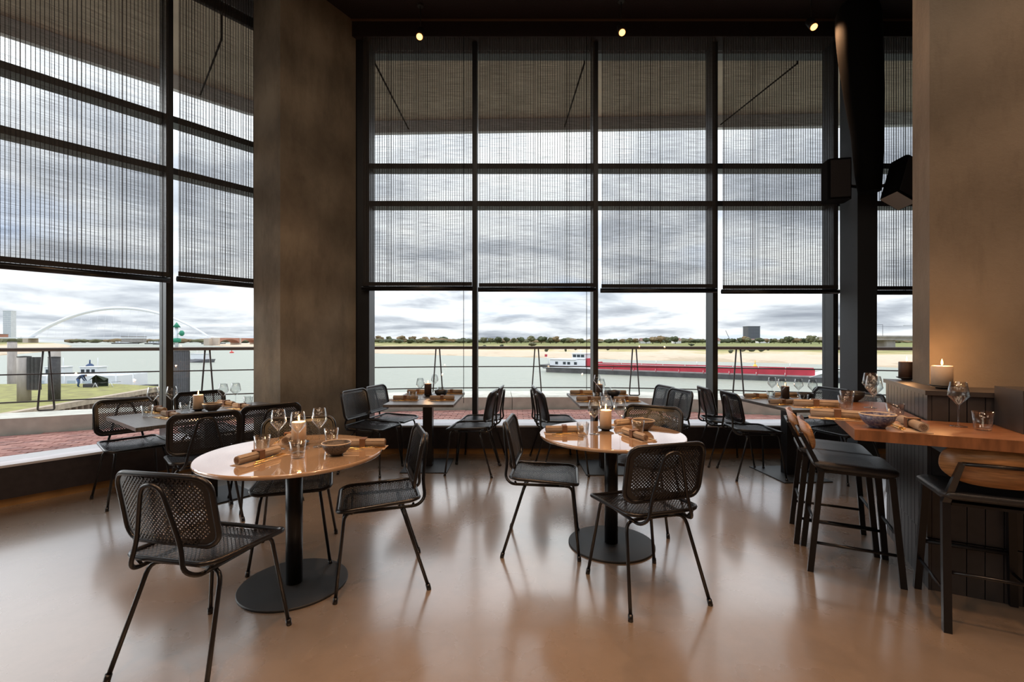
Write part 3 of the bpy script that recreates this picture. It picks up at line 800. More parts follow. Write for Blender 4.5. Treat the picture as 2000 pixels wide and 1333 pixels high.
spread(TM, [(-2.97, 3.78), (-2.80, 3.98), (-2.50, 4.40)], 'clear tumbler', p, TZ, 'tumblers ' + p)
BW.put((-2.62, 4.06, TZ), 0, 'brown speckled bowl of seasoning ' + p)
candle(CC, -2.77, 4.10, TZ, 'lit cream pillar candle', p)
for p, (cx, cy), k in (('on the first back window table', W1, 0), ('on the middle back window table', W2, 1)):
    setting([(cx - 0.2, cy - 0.2, 0, -1), (cx + 0.18, cy - 0.2, 0, -1), (cx - 0.19, cy + 0.4, 0, -1), (cx + 0.2, cy + 0.4, 0, -1)], p, TZ, p)
    spread(WG, [(cx - 0.06, cy - 0.13), (cx + 0.0, cy + 0.42)], 'clear wine glass', p, TZ, 'wine glasses ' + p)
    spread(TM, [(cx - 0.12, cy - 0.22), (cx + 0.09, cy + 0.3)], 'clear tumbler', p, TZ, 'tumblers ' + p)
    BWD.put((cx + 0.12, cy + 0.12, TZ), 0, 'black stoneware bowl ' + p)
    candle(CD, cx - 0.03, cy + 0.15, TZ, 'lit dark brown pillar candle', p, 1.2)
p = 'on the table beside the steel column'
setting([(2.62, 4.50, 0, -1), (2.63, 5.0, 0, -1), (3.0, 4.45, 0, -1), (3.0, 5.1, 0, -1)], p, TZ, p)
spread(WG, [(2.80, 5.0), (2.79, 4.8), (2.95, 4.78), (3.03, 4.68)], 'clear wine glass', p, TZ, 'wine glasses ' + p)
spread(TM, [(2.72, 4.88), (2.86, 4.55)], 'clear tumbler', p, TZ, 'tumblers ' + p)
BWD.put((3.07, 4.86, TZ), 0, 'black stoneware bowl ' + p)
candle(CD, 2.87, 4.88, TZ, 'lit dark brown pillar candle', p, 1.2)
p = 'on the wooden bar'
BZ = 0.9205
setting([(1.80, 2.57, -30, -1), (1.96, 3.0, -20, -1), (1.965, 2.28, 68, 1)], p, BZ, p)
spread(WG, [(2.12, 2.72), (2.24, 2.33), (2.30, 2.98)], 'clear wine glass', p, BZ, 'wine glasses ' + p)
spread(TM, [(2.07, 2.88), (2.08, 2.52), (2.265, 2.235), (2.28, 3.16)], 'clear tumbler', p, BZ, 'tumblers ' + p)
BWB.put((1.81, 2.30, BZ), 0, 'blue and white patterned bowl at the front of the wooden bar')
BWD.put((2.42, 3.30, BZ), 0, 'black stoneware bowl at the far end of the wooden bar')
q = bp(0.15, 0.103)
SA.put((*q, 1.083), 0, 'small dark saucer under the cream candle on the bar shelf', 'candle saucers')
CB.put((*q, 1.093), 0, 'lit thick cream pillar candle on the bar shelf against the concrete pillar', 'lit pillar candles')
light('candle_light', 'POINT', (q[0], q[1], 1.083 + 0.165), (0, 0, 0), 3, (1, 0.5, 0.2), shadow_soft_size=0.012)
q = bp(0.79, 0.10)
SA.put((*q, 1.083), 0, 'small dark saucer under the brown candle on the bar shelf', 'candle saucers')
CBD.put((*q, 1.093), 0, 'lit dark brown pillar candle half hidden behind the right concrete pillar', 'lit pillar candles')
light('candle_light', 'POINT', (q[0], q[1], 1.083 + 0.165), (0, 0, 0), 1, (1, 0.5, 0.2), shadow_soft_size=0.012)

# ================================================================== BAR STOOLS
def make_stool():
    t = thing('bar_stool', 'x', 'stool')
    SH = 0.61
    m = MB(); ring = rrect(0.205, 0.205, 0.05, 5); b = len(m.v); n = len(ring)
    for k, (sc, z) in enumerate(((0.93, SH - 0.018), (1.0, SH - 0.006), (1.0, SH + 0.012), (0.93, SH + 0.022), (0.5, SH + 0.018))):
        for x, y in ring: m.v.append((x * sc, y * sc, z + 0.02 * (y * sc < 0) * (y * sc / 0.2) ** 2))
    for k in range(4):
        for i in range(n):
            j = (i + 1) % n; m.face((k * n + i, k * n + j, (k + 1) * n + j, (k + 1) * n + i), True)
    m.face([4 * n + i for i in range(n)], True); m.face([n - 1 - i for i in range(n)])
    m.build('seat', LEATHER, t)
    h = 0.0155
    def leg(p0, p1, w=h):
        return MB().hexa([(p0[0] - w, p0[1] - w, p0[2]), (p0[0] + w, p0[1] - w, p0[2]), (p0[0] + w, p0[1] + w, p0[2]), (p0[0] - w, p0[1] + w, p0[2])],
                         [(p1[0] - w, p1[1] - w, p1[2]), (p1[0] + w, p1[1] - w, p1[2]), (p1[0] + w, p1[1] + w, p1[2]), (p1[0] - w, p1[1] + w, p1[2])])
    for s in (-1, 1):
        leg((s * 0.19, 0.215, 0), (s * 0.165, 0.17, SH - 0.02)).build('leg', BLACK, t)
    for s in (-1, 1):
        m = leg((s * 0.19, -0.215, 0), (s * 0.180, -0.16, SH - 0.02))
        w = 0.010
        m.hexa([(s * 0.18 - h, -0.16 - h, SH - 0.02), (s * 0.18 + h, -0.16 - h, SH - 0.02), (s * 0.18 + h, -0.16 + h, SH - 0.02), (s * 0.18 - h, -0.16 + h, SH - 0.02)],
               [(s * 0.150 - w, -0.258 - w, 0.80), (s * 0.150 + w, -0.258 - w, 0.80), (s * 0.150 + w, -0.258 + w, 0.80), (s * 0.150 - w, -0.258 + w, 0.80)])
        m.build('leg', BLACK, t)
    def rail(a, b_, w=0.009):
        return MB().tube([a, b_], w, 4)
    for s in (-1, 1): rail((s * 0.184, 0.202, 0.17), (s * 0.187, -0.20, 0.17)).build('stretcher', BLACK, t)
    rail((-0.18, 0.195, 0.27), (0.18, 0.195, 0.27), 0.011).build('footrest', CHAR, t)
    rail((-0.18, -0.19, 0.27), (0.18, -0.19, 0.27)).build('stretcher', BLACK, t)
    m = MB(); m.box(-0.16, 0.16, -0.17, 0.165, SH - 0.032, SH - 0.019); m.build('seat_frame', BLACK, t)
    MB().tube([(-0.15, -0.258, 0.794), (0.15, -0.258, 0.794)], 0.009, 4).build('back_bar', BLACK, t)
    # curved plywood backrest with rounded ends
    m = MB(); nx = 32; prof = []
    for i in range(nx + 1):
        u = math.sin(math.pi / 2 * (-1 + 2 * i / nx)); x = 0.215 * u; y = -0.196 - 0.038 * (1 - u * u)
        hu = 0.072 * (max(0.0, 1 - abs(u) ** 9)) ** 0.5 + 0.006; hl = 0.092 * (max(0.0, 1 - abs(u) ** 3.2)) ** 0.5 + 0.006
        for (dy, sg) in ((0.0, -1), (0.0, 1), (-0.012, 1), (-0.012, -1)):
            hh = hu if sg > 0 else hl
            m.v.append((x, y + dy - 0.02 * sg * (hh / 0.085), 0.79 + sg * hh))
    for i in range(nx):
        for k in range(4):
            k2 = (k + 1) % 4; m.face((i * 4 + k, (i + 1) * 4 + k, (i + 1) * 4 + k2, i * 4 + k2), k in (0, 2))
    m.face((0, 1, 2, 3)); m.face((nx * 4 + 3, nx * 4 + 2, nx * 4 + 1, nx * 4))
    m.build('backrest', STOOLWOOD, t)
    return t
ST = Proto(make_stool)
ST.put((2.03, 2.80, 0), R(-117), 'black bar stool with oak backrest at the left side of the bar, nearer one', 'bar stools')
ST.put((2.175, 3.17, 0), R(-117), 'black bar stool with oak backrest at the left side of the bar, farther one', 'bar stools')
ST.put((2.285, 2.26, 0), R(-27), 'black bar stool at the right edge, its oak backrest facing the camera', 'bar stools')

# ================================================================== TERRACE OUTSIDE
BASEM = mat('terrace_joint_sand', (0.12, 0.10, 0.09), 0.9, 0, 0.2, 6)
CURB = mat('terrace_concrete_curb', (0.72, 0.70, 0.62), 0.85, 0, 0.22, 5, 0.2, 40)
RAILPTS = [(-11.5, 4.6), (-7.75, 7.15), (-4.7, 8.4), (-2.3, 9.2), (0, 9.45), (2.5, 9.35), (5.3, 8.6), (7.2, 7.9), (10, 6.6)]
RP = [tuple(p)[:2] for p in smooth_path([(x, y, 0) for x, y in RAILPTS], 6)]
def offset(path, d):
    o = []
    for i in range(len(path)):
        a = Vector(path[max(i - 1, 0)]); b = Vector(path[min(i + 1, len(path) - 1)]); t_ = (b - a).normalized(); n = Vector((-t_.y, t_.x))
        p = Vector(path[i]) + n * d; o.append((p.x, p.y))
    return o
cf = []
for i_, p_ in enumerate(RP):
    cf.append(offset(RP, -0.25 - 0.42 * min(1.0, max(0.0, (-4.5 - p_[0]) / 2.5)))[i_])
m = MB(); m.prism([(-12.5, 4.0)] + cf + [(10, 5.96), (-1.9, 5.96), wl(TJ, 0.3), wl(-7.0, 0.3)], -0.35, -0.012)
struct(m.build('terrace_floor', BASEM))
# kerb: strip of quads along the rail
def strip(name, inner, outer, z0, z1, m_, chunks=1):
    m = MB(); n = len(inner)
    for p in inner: m.v += [(p[0], p[1], z0), (p[0], p[1], z1)]
    for p in outer: m.v += [(p[0], p[1], z0), (p[0], p[1], z1)]
    b = 2 * n
    for i in range(n - 1):
        m.face((2 * i, 2 * i + 2, 2 * i + 3, 2 * i + 1)); m.face((2 * i + 1, 2 * i + 3, b + 2 * i + 3, b + 2 * i + 1)); m.face((b + 2 * i + 2, b + 2 * i, b + 2 * i + 1, b + 2 * i + 3))
        m.face((2 * i, b + 2 * i, b + 2 * i + 2, 2 * i + 2))
    m.face((0, 1, b + 1, b)); m.face((2 * n - 2, b + 2 * n - 2, b + 2 * n - 1, 2 * n - 1))
    return m.build(name, m_)
# kerb blocks, one every few metres, with narrow joints
kb = struct(thing('terrace_kerb'))
step = 8
co = []
for i_, p_ in enumerate(RP):
    w_ = 0.04 + 0.86 * min(1.0, max(0.0, (p_[0] + 4.6) / 2.0)); co.append(offset(RP, w_)[i_])
i = 0
while i < len(RP) - 1:
    j = min(i + step, len(RP) - 1)
    a_, b_ = [list(p) for p in cf[i:j + 1]], [list(p) for p in co[i:j + 1]]
    for q in (a_, b_):
        d = (Vector(q[-2]) - Vector(q[-1])).normalized() * 0.012; q[-1] = [q[-1][0] + d.x, q[-1][1] + d.y]
    o = strip('kerb_block', a_, b_, -0.35, 0.235, CURB); o.parent = kb
    i = j
# bricks
BRM = [mat('terrace_brick_red', (0.44, 0.20, 0.165), 0.85, 0, 0.3, 3, 0.2, 60), mat('terrace_brick_rose', (0.52, 0.26, 0.215), 0.85, 0, 0.3, 3), mat('terrace_brick_brown', (0.34, 0.165, 0.145), 0.85, 0, 0.25, 3)]
terr = struct(thing('terrace_paving'))
def brick_mesh(nm, m_):
    b = MB(); hx, hy = 0.095, 0.0445
    b.hexa([(-hx, -hy, -0.011), (hx, -hy, -0.011), (hx, hy, -0.011), (-hx, hy, -0.011)], [(-hx + 0.003, -hy + 0.003, 0.0), (hx - 0.003, -hy + 0.003, 0.0), (hx - 0.003, hy - 0.003, 0.0), (-hx + 0.003, hy - 0.003, 0.0)])
    return b.mesh(nm, m_)
BME = [brick_mesh('brick', m_) for m_ in BRM]
def kerb_y(x):
    for a, b in zip(cf[:-1], cf[1:]):
        if a[0] <= x <= b[0]: return a[1] + (b[1] - a[1]) * (x - a[0]) / (b[0] - a[0])
    return 5
rb = random.Random(3); BL = []
def zone(ang, x0, x1, ctr, test):
    c, s_ = math.cos(ang), math.sin(ang)
    for r_ in range(-40, 60):
        for k_ in range(-45, 45):
            u = (k_ + 0.5 * (r_ % 2)) * 0.2; v = r_ * 0.1
            x = ctr[0] + u * c - v * s_; y = ctr[1] + u * s_ + v * c
            if test(x, y) and y < kerb_y(x) - 0.07: BL.append((x, y, ang + rb.uniform(-0.01, 0.01), rb.uniform(-0.003, 0.002), rb.choice((0, 0, 1, 1, 2))))
def outl(x, y): return (Vector((x, y)) - WL0).dot(WN) > 0.36
zone(0.0, -3, 8, (2.5, 7.5), lambda x, y: -3.0 < x < 8.6 and y > 6.08 and (x > -2.2 or outl(x, y)))
zone(R(22), -12, -3, (-6, 6.5), lambda x, y: x <= -3.0 and x > -9.2 and outl(x, y) and y > 2.2)
def vis(b_):
    px = 1000 + FPX * b_[0] / b_[1]; py = 666.5 + FPX * 1.35 / b_[1]
    if px < 5 or px > 1775 or 485 < px < 715: return False
    return py < (893 - (px * 0.1) if px < 485 else 826)
V_ = sorted([b_ for b_ in BL if vis(b_)], key=lambda b_: b_[0] ** 2 + b_[1] ** 2)
near = set(V_[:300])
for b_ in V_[:300]:
    o = inst('brick', BME[b_[4]], terr, (b_[0], b_[1], b_[3]), b_[2])
m = MB()
for b_ in BL:
    if b_ in near: continue
    m.cur = b_[4]; M_ = Matrix.Translation((b_[0], b_[1], b_[3])) @ Matrix.Rotation(b_[2], 4, 'Z')
    m.box(-0.095, 0.095, -0.0445, 0.0445, -0.011, 0.0, M_)
m.build('brick_field', BRM, terr, kind='stuff')
# railing
RAILM = mat('rail_bronze_metal', (0.05, 0.037, 0.032), 0.4, 0.4, 0.2, 10)
t = thing('railing', 'curved dark metal railing with tube handrail and V-shaped posts outside the windows', 'railing', (0, 9.45, 0.236))
def rel(p): return (p[0], p[1] - 9.45, p[2] - 0.236)
MB().tube([rel((x, y, 1.215)) for x, y in RP], 0.032, 10).build('handrail', mat('handrail_bronze', (0.13, 0.095, 0.075), 0.35, 0.3, 0.2, 6), t)
for z in (0.83, 0.40): MB().tube([rel((x, y, z)) for x, y in RP], 0.012, 6).build('cable', RAILM, t)
def rail_at(px):
    k = (px - 1000) / FPX
    for a, b in zip(RP[:-1], RP[1:]):
        fa, fb = a[0] - k * a[1], b[0] - k * b[1]
        if fa <= 0 <= fb or fb <= 0 <= fa:
            u = fa / (fa - fb); return Vector(a).lerp(Vector(b), u), (Vector(b) - Vector(a)).normalized()
for px in (90, 405, 640, 855, 1048, 1239, 1442, 1655, 1880):
    c_, d_ = rail_at(px)
    m = MB()
    A = [(c_ + d_ * q) for q in (-0.035, -0.10, 0.10, 0.035)]
    zz = (1.20, 0.255, 0.255, 1.20)
    m.tube(bend_path([rel((p_.x, p_.y, z_)) for p_, z_ in zip(A, zz)], 0.03, 3), 0.014, 6)
    m.build('post', RAILM, t)

# canopy over the terrace
SOF = mat('canopy_soffit_concrete', (0.50, 0.43, 0.34), 0.9, 0, 0.25, 1.5)
FAS = mat('canopy_fascia_grey', (0.62, 0.63, 0.64), 0.7, 0, 0.1, 3)
OUT = [(-12, 1.2), (-6.6, 6.0), (-4.6, 8.1), (-3.0, 8.9), (8.5, 8.5)]
struct(MB().prism([(8.5, 5.97)] + [(-1.9, 5.97), wl(TJ, 0.33), wl(-6.8, 0.33)] + OUT, 5.52, 5.8).build('canopy_slab', SOF))
fi = offset(OUT, -0.10)
struct(strip('canopy_fascia', fi, OUT, 5.29, 5.518, FAS))
struct(MB().prism([(-2.6, 5.8), (8.5, 5.8), (8.5, 5.96), (-2.6, 5.96)], 4.95, 5.9).build('trim_8', FRAME))
struct(MB().prism(lw(-6.9, 2.4, 0.02, 0.2), 5.13, 5.9).build('trim_9', FRAME))
for k_, (a, b, w_) in enumerate((((-1.8, 6.1, 5.5), (-1.95, 8.75, 5.35), 'behind the first back window'), ((0.95, 6.1, 5.5), (0.98, 8.7, 5.35), 'behind the second back window'),
                ((3.75, 6.1, 5.5), (3.85, 8.6, 5.35), 'behind the fourth back window'), ((-3.5, 5.6, 5.5), (-5.0, 7.45, 5.3), 'outside the left windows beside the pillar'))):
    a, b = Vector(a), Vector(b)
    mid = a.lerp(b, 0.5) - Vector((0, 0, 0.02))
    tag(MB().tube([a, a - Vector((0, 0, 0.5)), b], 0.012, 6).build('tension_rod', BLACKM), 'thin dark tension rod under the canopy ' + w_, 'rod')

# ================================================================== RIVER LANDSCAPE
WZ = -6.0
def water_mat():
    m = bpy.data.materials.new('river_water'); m.use_nodes = True
    t = m.node_tree; b = t.nodes['Principled BSDF']
    b.inputs['Base Color'].default_value = (0.27, 0.28, 0.225, 1); b.inputs['Roughness'].default_value = 0.35
    b.inputs['Specular IOR Level'].default_value = 0.22
    g = t.nodes.new('ShaderNodeTexCoord'); mp = t.nodes.new('ShaderNodeMapping'); mp.inputs['Scale'].default_value = (0.35, 0.8, 1)
    n = t.nodes.new('ShaderNodeTexNoise'); n.inputs['Scale'].default_value = 1.6; n.inputs['Detail'].default_value = 8
    bpn = t.nodes.new('ShaderNodeBump'); bpn.inputs['Strength'].default_value = 0.9; bpn.inputs['Distance'].default_value = 0.5
    t.links.new(g.outputs['Object'], mp.inputs[0]); t.links.new(mp.outputs[0], n.inputs['Vector'])
    t.links.new(n.outputs['Fac'], bpn.inputs['Height']); t.links.new(bpn.outputs[0], b.inputs['Normal'])
    return m
m = MB(); m.v = [(-6000, -50, WZ), (3000, -50, WZ), (3000, 8000, WZ), (-6000, 8000, WZ)]; m.face((0, 1, 2, 3))
struct(m.build('river', water_mat()))

def bank_mat():
    m = bpy.data.materials.new('sand_and_grass_bank'); m.use_nodes = True
    t = m.node_tree; b = t.nodes['Principled BSDF']; b.inputs['Roughness'].default_value = 0.95; b.inputs['Specular IOR Level'].default_value = 0.1
    at_ = t.nodes.new('ShaderNodeAttribute'); at_.attribute_name = 'inland'
    g = t.nodes.new('ShaderNodeTexCoord'); mp = t.nodes.new('ShaderNodeMapping'); mp.inputs['Scale'].default_value = (1, 0.6, 0)
    t.links.new(g.outputs['Object'], mp.inputs[0])
    n = t.nodes.new('ShaderNodeTexNoise'); n.inputs['Scale'].default_value = 0.035; n.inputs['Detail'].default_value = 7; n.inputs['Roughness'].default_value = 0.65
    t.links.new(mp.outputs[0], n.inputs['Vector'])
    ml = t.nodes.new('ShaderNodeMath'); ml.operation = 'MULTIPLY_ADD'; ml.inputs[1].default_value = 0.9; ml.inputs[2].default_value = -0.45
    t.links.new(n.outputs['Fac'], ml.inputs[0])
    ad = t.nodes.new('ShaderNodeMath'); ad.operation = 'ADD'; t.links.new(at_.outputs['Fac'], ad.inputs[0]); t.links.new(ml.outputs[0], ad.inputs[1])
    cr = t.nodes.new('ShaderNodeValToRGB'); el = cr.color_ramp.elements
    el[0].position = 0.0; el[0].color = (0.42, 0.33, 0.23, 1); el[1].position = 1.0; el[1].color = (0.15, 0.165, 0.065, 1)
    for p_, c_ in ((0.02, (0.52, 0.41, 0.30, 1)), (0.30, (0.56, 0.455, 0.345, 1)), (0.40, (0.44, 0.36, 0.18, 1)), (0.52, (0.24, 0.22, 0.09, 1)), (0.75, (0.19, 0.20, 0.075, 1))):
        e_ = cr.color_ramp.elements.new(p_); e_.color = c_
    t.links.new(ad.outputs[0], cr.inputs[0])
    n2_ = t.nodes.new('ShaderNodeTexNoise'); n2_.inputs['Scale'].default_value = 0.5; n2_.inputs['Detail'].default_value = 6
    t.links.new(g.outputs['Object'], n2_.inputs['Vector'])
    mr = t.nodes.new('ShaderNodeMapRange'); mr.inputs[3].default_value = 0.75; mr.inputs[4].default_value = 1.15; t.links.new(n2_.outputs['Fac'], mr.inputs[0])
    mu = t.nodes.new('ShaderNodeVectorMath'); mu.operation = 'SCALE'; t.links.new(cr.outputs[0], mu.inputs[0]); t.links.new(mr.outputs[0], mu.inputs['Scale'])
    t.links.new(mu.outputs[0], b.inputs['Base Color'])
    return m
BANKM = bank_mat()
def bank(name, shore, nrm, prof):
    """shore: list of xy points; prof: list of (inland distance, z, inland attribute)"""
    S = [Vector(p[:2]) for p in smooth_path([(x, y, 0) for x, y in shore], 10)]
    m = MB(); att = []
    for i, p in enumerate(S):
        wob = 4 * math.sin(i * 0.9) + 2.5 * math.sin(i * 2.3)
        for d, z, a in prof:
            q = p + nrm * (d + wob * (1 if 0 < d < 300 else 0) * 0.6); m.v.append((q.x, q.y, z)); att.append(a)
    n = len(prof)
    for i in range(len(S) - 1):
        for k in range(n - 1): m.face((i * n + k, i * n + k + 1, (i + 1) * n + k + 1, (i + 1) * n + k), True)
    o = m.build(name, BANKM); at_ = o.data.attributes.new('inland', 'FLOAT', 'POINT'); at_.data.foreach_set('value', att)
    return struct(o)
NB = Vector((0.8, 0.6))
bank('river_bank_far', [(210, -60), (150, 40), (110, 118), (97, 146), (60, 170), (33, 190), (-94, 288), (-300, 520), (-640, 1000), (-1300, 2300), (-2600, 3600)], NB,
     [(-8, -7.5, 0.0), (0, -6.0, 0.0), (12, -5.6, 0.05), (45, -4.9, 0.16), (85, -4.3, 0.38), (120, -3.6, 0.5), (160, -3.3, 0.42), (230, -2.6, 0.62), (420, -1.7, 0.75), (900, -1.2, 0.9), (5000, -1.0, 1.0)])
bank('river_bank_left', [(-150, 60), (-258, 234), (-420, 430), (-900, 900), (-2400, 2000), (-4000, 3500)], Vector((-0.8, 0.6)),
     [(-8, -7.5, 0.0), (0, -6.0, 0.0), (12, -5.2, 0.1), (45, -3.6, 0.2), (120, -2.0, 0.35), (500, -1.0, 0.8), (3000, -0.6, 1.0)])

# grass quay with sheet-pile wall on the left
GRASS = mat('quay_grass', (0.27, 0.26, 0.07), 0.95, 0, 0.4, 1.2, 0.5, 12, col2=(0.17, 0.15, 0.05))
CAPM = mat('quay_cap_concrete', (0.42, 0.33, 0.24), 0.9, 0, 0.3, 3)
PILEM = mat('rusty_sheet_pile', (0.20, 0.13, 0.09), 0.8, 0.1, 0.4, 4)
QZ = -3.5
qa, qb = Vector((-32.5, 24.0)), Vector((-37.0, 49.5))
qd = (qb - qa).normalized(); qn = Vector((qd.y, -qd.x))
Lq = (qb - qa).length
def qp(s_, n_): p_ = qa + qd * s_ + qn * n_; return (p_.x, p_.y)
struct(MB().prism([qp(-8, -0.3), qp(Lq, -0.3), (-46, 53), (-62, 52), (-90, 46), (-95, 20)], -9, QZ).build('quay_ground', GRASS))
struct(MB().prism([qp(-8, 0.35), qp(Lq + 0.3, 0.35), qp(Lq + 0.3, -0.3), qp(-8, -0.3)], QZ - 0.34, QZ + 0.06).build('quay_cap', CAPM))
m = MB(); s_ = -8.0; k_ = 0; P_ = []
while s_ < Lq:
    for (ds, nn) in ((0, 0.05), (0.22, 0.05), (0.33, 0.30), (0.55, 0.30)): P_.append(qp(s_ + ds, nn))
    s_ += 0.66
for p_ in P_: m.v += [(p_[0], p_[1], -9), (p_[0], p_[1], QZ - 0.345)]
for i in range(len(P_) - 1): m.face((2 * i, 2 * i + 2, 2 * i + 3, 2 * i + 1))
struct(m.build('quay_sheet_piling', PILEM))['kind'] = 'structure'

# mooring piles
PCON = mat('mooring_pile_steel', (0.42, 0.36, 0.31), 0.7, 0, 0.35, 2, stretch=(1, 1, 0.3))
PDK = mat('mooring_fender_dark', (0.055, 0.05, 0.048), 0.8, 0, 0.3, 6)
def pile(x, y, r, z0, z1, m_, lab, ribs=False, fender=False):
    t = thing('mooring_pile', lab, 'pile', (x, y, z0))
    MB().lathe([(r, 0), (r, z1 - z0)], 28).build('shaft', m_, t)
    MB().lathe([(r * 1.03, z1 - z0), (r * 1.03, z1 - z0 + 0.06), (0, z1 - z0 + 0.1)], 28).build('cap', PDK, t)
    if fender:
        for k in range(3):
            MB().box(r + 0.05 + k * 0.3, r + 0.3 + k * 0.3, -0.25, 0.1, 0.9, z1 - z0).build('fender_board', PDK, t)
    if ribs:
        for k in range(24):
            a = 2 * math.pi * k / 24; MB().tube([(r * math.cos(a), r * math.sin(a), 0), (r * math.cos(a), r * math.sin(a), z1 - z0)], 0.035, 5).build('rib', PDK, t)
    return t
pile(-39.5, 37.6, 0.42, QZ, 0.05, PCON, 'tall pale steel mooring pile with dark fender boards, standing in the quay grass', fender=True)
pile(-49.2, 50.0, 0.46, QZ - 2, 0.45, PCON, 'tall grey mooring pile at the far edge of the quay grass')
pile(-70.5, 65.5, 0.5, WZ - 2, 1.2, PCON, 'tall grey mooring pile farthest left, beyond the quay')
pile(-37.35, 37.9, 0.38, QZ, 0.0, PDK, 'dark brown mooring pile beside the fender boards')
pile(-23.2, 32.6, 0.46, WZ - 1, 0.62, mat('ribbed_dark_pile', (0.09, 0.085, 0.085), 0.7, 0, 0.2, 4), 'dark ribbed mooring pile in the water right of the left mullion', ribs=True)
# green beacon on the ribbed pile
GRN = mat('beacon_green', (0.02, 0.22, 0.12), 0.5)
WHT = mat('boat_white', (0.72, 0.72, 0.72), 0.5, 0, 0.06, 2)
t = thing('navigation_beacon', 'white pole beacon with green cone and collar on the ribbed pile', 'beacon', (-23.4, 32.4, 0.7))
MB().tube([(0, 0, 0), (0, 0, 1.7)], 0.1, 10).build('pole', WHT, t)
MB().lathe([(0.25, 1.6), (0.02, 1.95)], 16).build('cone', GRN, t)
MB().lathe([(0.2, 0.55), (0.26, 0.6), (0.26, 0.8), (0.2, 0.85)], 16).build('collar', GRN, t)
MB().lathe([(0.06, 1.0), (0.15, 1.1), (0.16, 1.25), (0.08, 1.38)], 12, (0.36, 0, 0)).tube([(0, 0, 1.15), (0.36, 0, 1.15)], 0.02, 6).build('lantern', GRN, t)
for x, y, r, m_, lab in ((-120, 132.0, 0.9, mat('buoy_blue', (0.02, 0.05, 0.13), 0.5), 'small dark blue buoy on the river at left'), (-172, 285, 1.2, mat('buoy_red', (0.6, 0.05, 0.04), 0.5), 'small red buoy far out on the river'),
                         (67, 128, 0.5, mat('buoy_yellow', (0.8, 0.45, 0.05), 0.5), 'small yellow buoy near the sand bank')):
    t = thing('buoy', lab, 'buoy', (x, y, WZ))
    MB().lathe([(0.0, -0.3), (r, -0.1), (r, 0.5), (r * 0.5, 0.9), (0.0, 1.0)], 14).build('float', m_, t)
    MB().tube([(0, 0, 0.9), (0, 0, 2.0)], 0.15 * r + 0.03, 6).build('topmark', m_, t)

# angler and shelter on the quay
t = thing('fishing_shelter', 'dark green fishing umbrella shelter pitched on the quay grass', 'tent', (-44.1, 49.5, QZ)); t.scale = (0.72, 0.8, 0.72)
m = MB(); c0 = (0, 0, 1.5); ringp = []
for k in range(7):
    a = R(-20 + 220 * k / 6); ringp.append((1.25 * math.cos(a), 0.95 * math.sin(a), 1.15 if k not in (0, 6) else 0.9))
m.v = [(0, -0.35, 1.75)] + ringp + [(p_[0], p_[1], 0.0) for p_ in ringp[1:-1]] + [(0, -0.33, 1.72)] + [(p_[0] * 0.98, p_[1] * 0.98, p_[2] - 0.03) for p_ in ringp]
for k in range(1, 7): m.face((0, k, k + 1)); m.face((13, 13 + k + 1, 13 + k))
for k in range(2, 6): m.face((k, k + 6, k + 7, k + 1))
m.build('canopy', mat('olive_green_canvas', (0.035, 0.045, 0.025), 0.9, 0, 0.3, 5), t)
MB().tube([(0, -0.35, 0), (0, -0.35, 1.74)], 0.02, 6).build('pole', BLACK, t)
tag(MB().prism(rrect(0.55, 0.35, 0.1, 3, -44.2, 48.7), QZ, QZ + 0.35).build('tackle_bag', PDK), 'dark tackle bag on the grass under the green shelter', 'bag')
for k_, (x, y) in enumerate(((-42.9, 47.8), (-42.0, 48.6), (-47.2, 46.0))):
    t = thing('rod_rest', 'thin tripod rod rest on the quay grass, ' + ('nearest the shelter', 'farther right of the shelter', 'left of the angler')[k_], 'rod rest', (x, y, QZ))
    for s_ in (-1, 0, 1): MB().tube([(s_ * 0.3, 0.2 * (s_ == 0), 0), (0, 0, 0.55)], 0.02, 5).build('leg', WHT, t)
    MB().tube([(-0.9, -0.2, 0.45), (0.9, 0.2, 0.6)], 0.015, 5).build('fishing_rod', BLACK, t)
